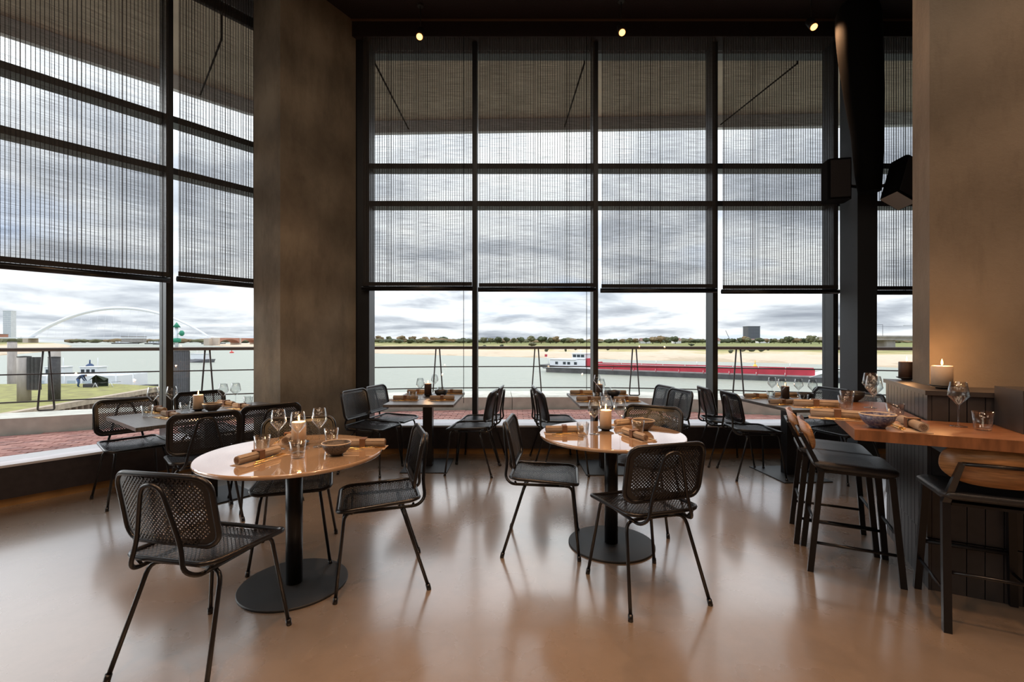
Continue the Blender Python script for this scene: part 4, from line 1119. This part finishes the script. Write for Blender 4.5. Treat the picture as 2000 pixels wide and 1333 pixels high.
def person(loc, rz):
    t = thing('person', 'person in dark blue jacket and jeans bending over beside the green shelter', 'person', loc, rz)
    def skin(nm, verts, edges, rad, m_, par):
        me = bpy.data.meshes.new(nm); me.from_pydata(verts, edges, []); o = bpy.data.objects.new(nm, me); COL.objects.link(o); o.parent = par
        md = o.modifiers.new('skin', 'SKIN'); sv = me.skin_vertices[0].data
        for i, r_ in enumerate(rad): sv[i].radius = (r_, r_)
        sv[0].use_root = True
        sb = o.modifiers.new('sub', 'SUBSURF'); sb.levels = 1; sb.render_levels = 1
        me.materials.append(m_); return o
    # one continuous figure: pelvis, spine, neck, head, arms, legs
    V = [(0, 0, 0.92), (0, 0.22, 1.12), (0, 0.42, 1.22), (0, 0.52, 1.24), (0, 0.60, 1.22), (0, 0.70, 1.17),
         (-0.18, 0.40, 1.18), (-0.22, 0.46, 0.92), (-0.18, 0.60, 0.70), (-0.17, 0.66, 0.62), (0.18, 0.40, 1.18), (0.22, 0.46, 0.92), (0.18, 0.60, 0.70), (0.17, 0.66, 0.62),
         (-0.1, 0.0, 0.86), (-0.12, 0.03, 0.48), (-0.12, -0.06, 0.08), (-0.12, 0.1, 0.04), (0.1, 0.0, 0.86), (0.12, 0.10, 0.48), (0.12, 0.04, 0.08), (0.12, 0.2, 0.04)]
    E_ = [(0, 1), (1, 2), (2, 3), (3, 4), (4, 5), (2, 6), (6, 7), (7, 8), (8, 9), (2, 10), (10, 11), (11, 12), (12, 13), (0, 14), (14, 15), (15, 16), (16, 17), (0, 18), (18, 19), (19, 20), (20, 21)]
    rd = [0.19, 0.20, 0.19, 0.075, 0.10, 0.09, 0.09, 0.075, 0.06, 0.045, 0.09, 0.075, 0.06, 0.045, 0.1, 0.075, 0.05, 0.045, 0.1, 0.075, 0.05, 0.045]
    b_ = skin('body', V, E_, rd, mat('navy_jacket', (0.03, 0.05, 0.10), 0.9), t)
    MB().lathe([(0, -0.11), (0.07, -0.08), (0.095, 0.0), (0.07, 0.08), (0, 0.11)], 12, (0, 0.66, 1.19)).build('head', mat('skin_tone', (0.45, 0.27, 0.2), 0.7), t)
    MB().lathe([(0.10, 0.0), (0.095, 0.06), (0, 0.11)], 12, (0, 0.655, 1.21)).build('hair', mat('dark_hair', (0.03, 0.02, 0.015), 0.9), t)
    for s_ in (-1, 1): MB().tube([(s_ * 0.11, 0.0, 0.86), (s_ * 0.12, 0.03 if s_ < 0 else 0.1, 0.48), (s_ * 0.12, -0.06 if s_ < 0 else 0.04, 0.1)], [0.115, 0.09, 0.075], 10).build('trouser_leg', mat('blue_jeans', (0.05, 0.10, 0.20), 0.9), t)
person((-45.7, 48.9, QZ), R(-70))

# ------------------------------------------------------------------ barge
HULL = mat('barge_hull', (0.075, 0.072, 0.07), 0.6, 0, 0.5, 0.6)
RED = mat('barge_red', (0.46, 0.03, 0.05), 0.5, 0, 0.2, 0.6)
DECK = mat('barge_deck', (0.35, 0.30, 0.28), 0.7, 0, 0.2, 1)
GLD = mat('dark_window', (0.03, 0.04, 0.05), 0.2)
brg = thing('river_barge', 'long river barge with white stern house and red cargo hold sides', 'barge', (7.5, 110, WZ), math.atan2(-28.4, 46.6))
LB = 62.0
def hullpoly(x0, x1, w, bow): return [(x0 + 1.0, -0.3), (x0, 1.2), (x0, w - 1.2), (x0 + 1.0, w + 0.3), (x1 - bow, w + 0.3), (x1, w * 0.5), (x1 - bow, -0.3)]
MB().prism(hullpoly(0, LB, 7.5, 7), -1.0, 0.9).build('hull', HULL, brg)
m = MB(); m.hexa([(0.0, -0.25, 0.9), (12, -0.25, 0.9), (12, 7.7, 0.9), (0.0, 7.7, 0.9)], [(-1.0, -0.4, 1.75), (10.0, -0.3, 1.2), (10.0, 7.8, 1.2), (-1.0, 7.9, 1.75)]); m.build('stern', HULL, brg)
m = MB(); m.hexa([(LB - 9, -0.35, 0.9), (LB, 3.4, 0.9), (LB, 4.1, 0.9), (LB - 9, 7.85, 0.9)], [(LB - 6, -0.4, 2.1), (LB + 1.2, 3.3, 2.5), (LB + 1.2, 4.2, 2.5), (LB - 6, 7.9, 2.1)]); m.build('bow', WHT, brg)
MB().box(-0.6, 12, -0.32, -0.26, 1.15, 1.45).build('bulwark_stripe', WHT, brg)
MB().box(11, LB - 8, 0.45, 7.05, 0.9, 1.15).build('deck', DECK, brg)
nP = 9; Lp = (LB - 8 - 12.0) / nP
for k in range(nP):
    x0 = 12 + k * Lp
    MB().box(x0, x0 + Lp - 0.12, 0.5, 0.62, 1.15, 2.25).box(x0, x0 + 0.15, 0.4, 0.5, 0.95, 2.25).build('hold_coaming', RED, brg)
    MB().box(x0, x0 + Lp - 0.12, 6.9, 7.02, 1.15, 2.25).build('hold_coaming', RED, brg)
MB().box(11.8, LB - 8, 0.4, 0.7, 2.251, 2.33).build('coaming_rail', mat('barge_pale_trim', (0.6, 0.5, 0.5), 0.6), brg)
MB().box(11.6, 12.0, 0.5, 7.0, 0.92, 2.5).build('hold_end', RED, brg)
h_ = MB().box(1.2, 10.2, 0.9, 6.6, 1.2, 3.0).build('deckhouse', WHT, brg)
for x in (2.6, 4.6, 5.7, 7.4): MB().box(x, x + 0.7, 0.86, 0.9, 1.9, 2.5).build('window', GLD, h_)
MB().box(0.9, 7.8, 0.7, 6.8, 3.0, 3.12).build('roof', WHT, brg)
w_ = MB().box(6.6, 9.8, 1.6, 5.9, 3.13, 4.4).build('wheelhouse', WHT, brg)
for k in range(3): MB().box(6.8 + k * 1.0, 7.6 + k * 1.0, 1.56, 1.6, 3.6, 4.2).build('window', GLD, w_)
MB().box(6.3, 10.1, 1.4, 6.1, 4.4, 4.52).build('wheelhouse_roof', WHT, brg)
MB().tube([(8.0, 3.5, 4.5), (8.0, 3.5, 5.6)], 0.06, 6).tube([(7.3, 3.5, 5.1), (8.7, 3.5, 5.1)], 0.05, 6).build('radar_mast', WHT, brg)
MB().tube([(-0.4, 3.5, 1.7), (-0.9, 3.5, 4.2)], 0.05, 6).build('flagpole', WHT, brg)
MB().box(-1.5, -0.8, 3.45, 3.5, 3.5, 4.1).build('flag', RED, brg)
MB().box(10.3, 11.4, 1.0, 3.2, 1.15, 3.4).build('funnel', RED, brg)
for k in range(5): MB().tube([(16 + k * 8.5, 7.0, 2.2), (16 + k * 8.5, 7.0, 3.0)], 0.06, 5).build('deck_post', WHT, brg)

def small_boat(loc, rz, L, W, H, hullm, lab, house=True, hh=1.6):
    t = thing('boat', lab, 'boat', loc, rz)
    MB().hexa([(-L / 2 + 0.4, -W / 2 + 0.3, -0.4), (L / 2 - 1.2, -W / 2 + 0.3, -0.4), (L / 2 - 1.2, W / 2 - 0.3, -0.4), (-L / 2 + 0.4, W / 2 - 0.3, -0.4)],
              [(-L / 2, -W / 2, H), (L / 2, -W / 2 + 0.3 * W, H + 0.3), (L / 2, W / 2 - 0.3 * W, H + 0.3), (-L / 2, W / 2, H)]).build('hull', hullm, t)
    if house:
        h_ = MB().box(-L * 0.35, L * 0.12, -W * 0.36, W * 0.36, H, H + hh).build('cabin', WHT, t)
        for k in range(3): MB().box(-L * 0.32 + k * L * 0.14, -L * 0.32 + k * L * 0.14 + L * 0.09, -W * 0.36 - 0.03, -W * 0.36, H + hh * 0.45, H + hh * 0.8).build('window', GLD, h_)
        MB().box(-L * 0.38, L * 0.15, -W * 0.4, W * 0.4, H + hh, H + hh + 0.1).build('roof', WHT, t)
        MB().tube([(0, 0, H + hh), (0, 0, H + hh + 1.5)], 0.05, 5).build('mast', WHT, t)
    return t
TEAL = mat('boat_teal', (0.015, 0.10, 0.11), 0.5)
small_boat((-108.5, 160, WZ), R(175), 10.5, 4, 1.1, mat('boat_dark_grey', (0.10, 0.10, 0.11), 0.5), 'grey and white motor vessel on the river right of the left mullion', True, 1.9)
small_boat((-71.5, 74, WZ), R(8), 5.5, 2.6, 1.6, TEAL, 'small teal boat moored behind the pale mooring piles, left one')
small_boat((-66.0, 74, WZ), R(4), 5.5, 2.6, 1.6, TEAL, 'small teal boat moored beyond the quay, right one')
for x, y, L, lab in ((-990, 1190, 60, 'distant dark barge far up the river, leftmost'), (-840, 1100, 50, 'distant dark barge far up the river, second from left'), (-715, 960, 45, 'distant dark barge far up the river, third from left'),
                     (-700, 1010 + 80, 50, 'distant dark barge far up the river, rightmost')):
    small_boat((x, y, WZ), R(10), L, 9, 2.5, HULL, lab, True, 4)
# white moored house boat behind the quay
t = thing('houseboat', 'large white flat-roofed pontoon boat moored behind the grass quay', 'boat', (-54.5, 62.0, WZ), R(3))
MB().box(-7.5, 6.5, -3, 3, -0.4, 0.6).build('hull', PDK, t)
MB().box(-6.8, 3.8, -2.6, 2.6, 0.6, 2.9).build('cabin', WHT, t)
for k in range(5): MB().box(-6.2 + k * 1.9, -5.2 + k * 1.9, -2.63, -2.6, 1.3, 2.3).build('window', mat('pale_window', (0.45, 0.5, 0.52), 0.3), t)
for k in range(7): MB().tube([(-6.8 + k * 2.1, -2.8, 0.6), (-6.8 + k * 2.1, -2.8, 3.2)], 0.05, 5).build('stanchion', WHT, t)
MB().tube([(-7, -2.8, 3.2), (6.2, -2.8, 3.2), (6.2, 2.8, 3.2), (6.2, 2.8, 0.7)], 0.05, 5).build('top_rail', WHT, t)
MB().box(4.4, 6.0, -1.5, 1.5, 0.6, 1.4).build('deck_box', PDK, t)
# lattice work pontoon on the far left
t = thing('work_pontoon', 'cluttered work pontoon with lattice masts at the left edge', 'boat', (-69.0, 56.5, WZ + 0.0), R(5))
MB().box(-12, 5.5, -3, 3, -0.3, 0.7).build('hull', PDK, t)
for k in range(10):
    MB().tube([(-8 + 1.1 * k, 0, 0.7), (-8 + 1.1 * k, 0, 3.0 + (k % 3) * 0.5)], 0.08, 5).build('mast', PDK, t)
    MB().tube([(-8 + 1.1 * k, 0, 0.7), (-6.9 + 1.1 * k, 0, 2.6)], 0.06, 5).build('brace', PDK, t)
MB().tube([(-11, 0, 3.6), (4, 0, 3.6)], 0.08, 5).build('boom', PDK, t)
MB().hexa([(-12, -2.5, 3.0 + 1.2), (-4, -2.5, 4.2), (-4, 2.5, 4.2), (-12, 2.5, 4.2)], [(-11, 0, 5.4), (-5, 0, 5.4), (-5, 0.1, 5.4), (-11, 0.1, 5.4)]).build('awning', mat('awning_cream', (0.6, 0.5, 0.42), 0.8), t)

# ------------------------------------------------------------------ bridges
AW = mat('arch_white', (0.75, 0.75, 0.76), 0.5, 0, 0.05, 1)
BRD = mat('bridge_brick_red', (0.42, 0.19, 0.13), 0.8, 0, 0.2, 0.05)
BPC = mat('bridge_pale_concrete', (0.55, 0.45, 0.36), 0.8, 0, 0.2, 0.05)
t = thing('arch_bridge', 'distant long road bridge with slender white arch over the river', 'bridge', (-784, 762, WZ))
xa, xb = -790.0 + 784, -496.0 + 784
def arc(k): return (xa + (xb - xa) * k, 0, 13.5 + 48 * (1 - (2 * k - 1) ** 2))
MB().tube([arc(k / 40) for k in range(41)], [3.2 - 1.7 * (k / 40) for k in range(41)], 8).build('arch', AW, t)
MB().box(xa - 60, xb + 2, -8, 8, 11.6, 13.4).build('deck', AW, t)
for k in range(1, 22):
    x, _, z = arc(k / 22); MB().tube([(x, 0, 13.4), (x + 4, 0, z)], 0.16, 4).build('hanger', AW, t)
for x in (xa, xb): MB().prism(rrect(4.5, 9, 1, 3, x, 0), -2, 11.6).build('pier', BPC, t)
MB().box(xa - 190, xa - 60, -8, 8, 12, 14.4).build('approach_deck', BRD, t)
# approach viaduct receding to the right
d0 = Vector((-490, 764)); d1 = Vector((-440, 2000)); NS = 22
ad_ = (d1 - d0); Ls = ad_.length / NS; an = math.atan2(ad_.y, ad_.x)
for k in range(NS):
    c0 = d0 + ad_ * (k / NS) - Vector((-784, 762))
    M_ = Matrix.Translation((c0.x, c0.y, 0)) @ Matrix.Rotation(an, 4, 'Z')
    m = MB(); n = 12
    # arch span: deck above an arched opening
    for y0, y1 in ((-8, 8),):
        top = 12.6
        for i in range(n):
            a0, a1 = i / n, (i + 1) / n
            z0 = 4.0 + 6.6 * math.sin(math.pi * a0) ** 0.6; z1 = 4.0 + 6.6 * math.sin(math.pi * a1) ** 0.6
            x0, x1 = 2 + a0 * (Ls - 4), 2 + a1 * (Ls - 4)
            lo = [M_ @ Vector(p_) for p_ in ((x0, y0, z0), (x1, y0, z1), (x1, y1, z1), (x0, y1, z0))]; hi = [M_ @ Vector(p_) for p_ in ((x0, y0, top), (x1, y0, top), (x1, y1, top), (x0, y1, top))]
            m.hexa(lo, hi)
    m.build('arch_span', BRD, t)
    MB().box(-2.2, 2.2, -8.5, 8.5, -2, 12.6, M_).build('pier', BPC, t)
# railway viaduct on the right
VC = mat('viaduct_concrete', (0.30, 0.27, 0.24), 0.85, 0, 0.25, 0.3)
v0, v1 = Vector((178, 262)), Vector((420, 340)); vd = (v1 - v0); an = math.atan2(vd.y, vd.x)
t = thing('railway_viaduct', 'grey concrete railway viaduct at the right, behind the last back window', 'bridge', (v0.x, v0.y, -2.5), an)
MB().box(0, vd.length, -5, 5, 4.4, 6.2).build('deck', VC, t)
MB().box(0, vd.length, -5.6, -5.0, 6.0, 7.0).build('parapet', VC, t)
for k in range(7): MB().prism(rrect(4.5, 3.5, 1.5, 4, 12 + 34 * k, 0), -4, 4.4).build('pier', VC, t)
for k in range(8):
    x = 8 + 30 * k
    MB().tube([(x, -4, 7), (x, -4, 13.4), (x, 4, 13.4)], 0.12, 5).build('catenary_mast', CHAR, t)
MB().tube([(0, -1, 12.4), (vd.length, -1, 12.4)], 0.05, 4).build('overhead_wire', CHAR, t)

# ------------------------------------------------------------------ far buildings
def tower(loc, w, d, h, m_, lab, nx, nz, wm, rz=0.0, roof=None):
    t = thing('tower_block', lab, 'building', loc, rz)
    b_ = MB().box(-w / 2, w / 2, -d / 2, d / 2, 0, h).build('wall', m_, t)
    m = MB(); cw = w / nx; chh = h / nz
    for i in range(nx):
        for k in range(nz):
            m.box(-w / 2 + cw * (i + 0.2), -w / 2 + cw * (i + 0.8), -d / 2 - 0.15, -d / 2 + 0.1, chh * (k + 0.25), chh * (k + 0.8))
    m.build('window_grid', wm, b_, kind='stuff')
    MB().box(-w / 2 - 0.4, w / 2 + 0.4, -d / 2 - 0.4, d / 2 + 0.4, h, h + 0.9).build('roof', roof or m_, t)
    return t
tower((464, 900, -1.5), 23, 20, 30.5, mat('tower_slate', (0.075, 0.075, 0.085), 0.7, 0, 0.1, 0.2), 'dark slate tower block beyond the far river bank', 9, 11, mat('tower_window', (0.15, 0.16, 0.18), 0.3))
tower((-1190, 1100, 0), 17, 13, 72, mat('tower_pale', (0.62, 0.62, 0.62), 0.7, 0, 0.1, 0.2), 'tall pale tower block at the far left behind the arch bridge', 5, 16, mat('tower_pale_window', (0.40, 0.44, 0.48), 0.3), 0.1)
RF = mat('roof_brown', (0.22, 0.12, 0.09), 0.8); WH = mat('house_white', (0.6, 0.58, 0.55), 0.8)
def house(x, y, w, h, lab, wm=WH):
    t = thing('house', lab, 'building', (x, y, -1.6))
    MB().box(-w / 2, w / 2, -4, 4, 0, h).build('wall', wm, t)
    MB().hexa([(-w / 2 - 0.5, -4.6, h), (w / 2 + 0.5, -4.6, h), (w / 2 + 0.5, 4.6, h), (-w / 2 - 0.5, 4.6, h)], [(-w / 2, -0.1, h + 3.2), (w / 2, -0.1, h + 3.2), (w / 2, 0.1, h + 3.2), (-w / 2, 0.1, h + 3.2)]).build('roof', RF, t)
for x, y, w_, h_, lab in ((160, 560, 12, 3.2, 'low farmhouse with brown roof among the far trees, leftmost'), (198, 560, 9, 3.5, 'low farmhouse beyond the bank, left of the mullion'),
                    (205, 470, 8, 3, 'small white farmhouse beyond the far bank'), (345, 640, 15, 3.2, 'low white shed near the slate tower, left one'), (395, 760, 16, 3.4, 'low white shed in front of the slate tower')):
    house(x, y, w_, h_, lab)
for x, y, w_, h_, lab, mm in ((-1160, 1020, 90, 17, 'low brick-red warehouse at the far left under the pale tower', BRD), (-700, 860, 34, 10, 'low grey building behind the left bridge pier', VC)):
    t = thing('warehouse', lab, 'building', (x, y, -1))
    MB().box(-w_ / 2, w_ / 2, -8, 8, 0, h_).build('wall', mm, t); MB().box(-w_ / 2 - 0.5, w_ / 2 + 0.5, -8.5, 8.5, h_, h_ + 0.8).build('roof', VC, t)
t = thing('tower_crane', 'thin construction crane left of the slate tower', 'crane', (375, 800, -1.5))
MB().tube([(0, 0, 0), (-1, 0, 8)], 0.5, 5).build('mast', CHAR, t)
MB().tube([(-1, 0, 8), (-7, 0, 21)], 0.4, 5).build('jib', CHAR, t)

# ------------------------------------------------------------------ trees and shrubs
def leafy(nm, cols): return mat(nm, cols[0], 0.95, 0, 0.5, 3, 0.8, 4, col2=cols[1])
TM_ = [leafy('tree_dark_green', ((0.075, 0.085, 0.035), (0.03, 0.035, 0.018))), leafy('tree_olive', ((0.14, 0.13, 0.06), (0.06, 0.06, 0.03))), leafy('tree_autumn', ((0.22, 0.15, 0.07), (0.11, 0.075, 0.04)))]
BARK = mat('tree_bark', (0.06, 0.045, 0.035), 0.9)
def blob(m, c, r, rnd, sub=2):
    bm = bmesh.new(); bmesh.ops.create_icosphere(bm, subdivisions=sub, radius=1)
    b = len(m.v)
    for v in bm.verts:
        k = rnd.uniform(0.78, 1.18); m.v.append((c[0] + v.co.x * r[0] * k, c[1] + v.co.y * r[1] * k, c[2] + v.co.z * r[2] * k))
    for f in bm.faces: m.face([b + v.index for v in f.verts])
    bm.free()
def crown_mesh(seed, m_, tall):
    rnd = random.Random(seed); m = MB()
    for k in range(9):
        a = rnd.uniform(0, 6.28); rr = rnd.uniform(0.0, 0.30)
        z = rnd.uniform(0.38, 0.8); s_ = rnd.uniform(0.17, 0.27) * (1.15 - abs(z - 0.55))
        blob(m, (rr * math.cos(a) * (1 if not tall else 0.4), rr * math.sin(a), z), (s_, s_, s_ * (0.85 if not tall else 1.2)), rnd, 1)
    blob(m, (0, 0, 0.55), (0.3, 0.3, 0.34), rnd, 2)
    return m.mesh('crown', m_)
CR = [crown_mesh(i, TM_[i % 3], i == 4) for i in range(6)]
TR = MB().tube([(0, 0, 0), (0.01, 0, 0.45)], [0.035, 0.025], 6).mesh('trunk', BARK)
def tree(x, y, z, h, wd, k, rz, label, group):
    t = thing('tree', label, 'tree', (x, y, z - 0.2), rz, group); t.scale = (wd, wd, h)
    inst('crown', CR[k], t); inst('trunk', TR, t)
rt = random.Random(11)
TREES = []
for px, ytop, d in [(722, 657, 900), (740, 656, 900), (760, 657, 900), (785, 656, 850), (806, 657, 850), (830, 658, 800), (848, 659, 800), (866, 658, 800), (905, 660, 700),
        (945, 659, 620), (958, 660, 620), (972, 658, 600), (990, 659, 600), (1004, 660, 600), (1018, 659, 600), (1037, 656, 560), (1057, 657, 560), (1075, 659, 560), (1086, 657, 560),
        (1230, 660, 560), (1240, 661, 560), (1262, 660, 540), (1275, 658, 540), (1290, 656, 540), (1302, 658, 540), (1319, 657, 520), (1345, 662, 540), (1358, 663, 540), (1372, 662, 540),
        (1430, 661, 560), (1446, 660, 560), (1455, 657, 560), (1460, 660, 555), (1484, 660, 540), (1498, 662, 560), (1512, 661, 560), (1528, 661, 560), (1541, 657, 500), (1556, 660, 500),
        (1570, 661, 500), (1584, 655, 470), (1600, 658, 480), (1608, 660, 480), (1119, 661, 560), (1134, 661, 560), (1100, 661, 560), (1200, 662, 600), (1215, 662, 600)]:
    x = (px - 1000) / FPX * d; h = (1.35 + (666.5 - ytop) * d / FPX) + 1.5
    TREES.append((x, d, h))
NTH = ['leftmost', 'second', 'third', 'fourth', 'fifth', 'sixth', 'seventh', 'eighth', 'ninth', 'tenth', 'eleventh', 'twelfth', 'thirteenth', 'fourteenth', 'fifteenth', 'sixteenth', 'seventeenth']
def pane_of(px): return 0 if px < 928 else 1 if px < 1162 else 2 if px < 1390 else 3
PN = ['first', 'second', 'third', 'fourth']
cnt = {}
def nth_label(px, fmt):
    k_ = (fmt, pane_of(px)); n_ = cnt.get(k_, 0); cnt[k_] = n_ + 1
    return fmt % ((NTH[n_] + (' from left' if n_ else '')), PN[pane_of(px)])
TREES.sort(key=lambda q_: q_[0] / q_[1])
for i, (x, d, h) in enumerate(TREES):
    k = rt.choice((0, 1, 1, 2, 3, 5))
    px = 1000 + FPX * x / d
    tree(x, d, -1.6, h * 1.12, h * rt.uniform(1.2, 1.9), k, rt.uniform(0, 6), nth_label(px, 'tree on the horizon, %s behind the %s large back window'), 'trees along the horizon beyond the far bank')
tree(257, 500, -1.6, 7.0, 5.0, 2, 1.0, 'yellow-leaved tree in front of the slate tower', None) if False else None
# hedge line far behind
m = MB(); rh = random.Random(5)
for i in range(520):
    d = rh.uniform(640, 1200); px = rh.uniform(700, 1800); x = (px - 1000) / FPX * d
    h = rh.uniform(2.5, 6.5); m.cur = rh.choice((0, 1, 2, 0))
    blob(m, (x, d, -1.2 + h * 0.5), (rh.uniform(6, 16), 6, h * 0.6), rh, 1)
for i in range(120):
    d = rh.uniform(1500, 2300); px = rh.uniform(140, 520); x = (px - 1000) / FPX * d
    m.cur = rh.choice((1, 2)); blob(m, (x, d, 2), (rh.uniform(20, 45), 10, rh.uniform(4, 9)), rh, 1)
for i in range(22):
    d = rh.uniform(860, 980); x = (rh.uniform(5, 58) - 1000) / FPX * d
    m.cur = rh.choice((1, 2)); blob(m, (x, d, 0), (rh.uniform(8, 14), 8, rh.uniform(4, 9)), rh, 1)
tag(m.build('distant_woodland', TM_, kind='stuff'), 'continuous band of distant woodland along the horizon', 'trees')
# shrubs on the sandy bank
SH_ = [crown_mesh(20 + i, TM_[i % 2], False) for i in range(3)]
for px, ybase, wpx, hpx in sorted([(946, 680, 16, 8), (980, 678, 14, 7), (1067, 687, 14, 10), (1105, 687, 8, 8), (1124, 684, 9, 8), (1040, 676, 26, 10), (1187, 684, 12, 12), (1207, 683, 10, 6), (1350, 676, 14, 7),
                            (1427, 690, 14, 10), (1450, 687, 18, 8), (1468, 687, 20, 9), (1486, 687, 18, 11), (1500, 685, 10, 6), (800, 671, 20, 8)]):
    z = -3.7 if ybase > 680 else -2.4
    d = (1.35 - z) * FPX / (ybase - 666.5); x = (px - 1000) / FPX * d
    t = thing('shrub', nth_label(px, 'low shrub on the sandy bank, %s behind the %s large back window'), 'shrub', (x, d, z - hpx * d / FPX * 0.25), rt.uniform(0, 6), 'shrubs on the far sandy bank')
    t.scale = (wpx * d / FPX * 0.9, wpx * d / FPX * 0.9, hpx * d / FPX * 1.0)
    inst('foliage', SH_[rt.randrange(3)], t)
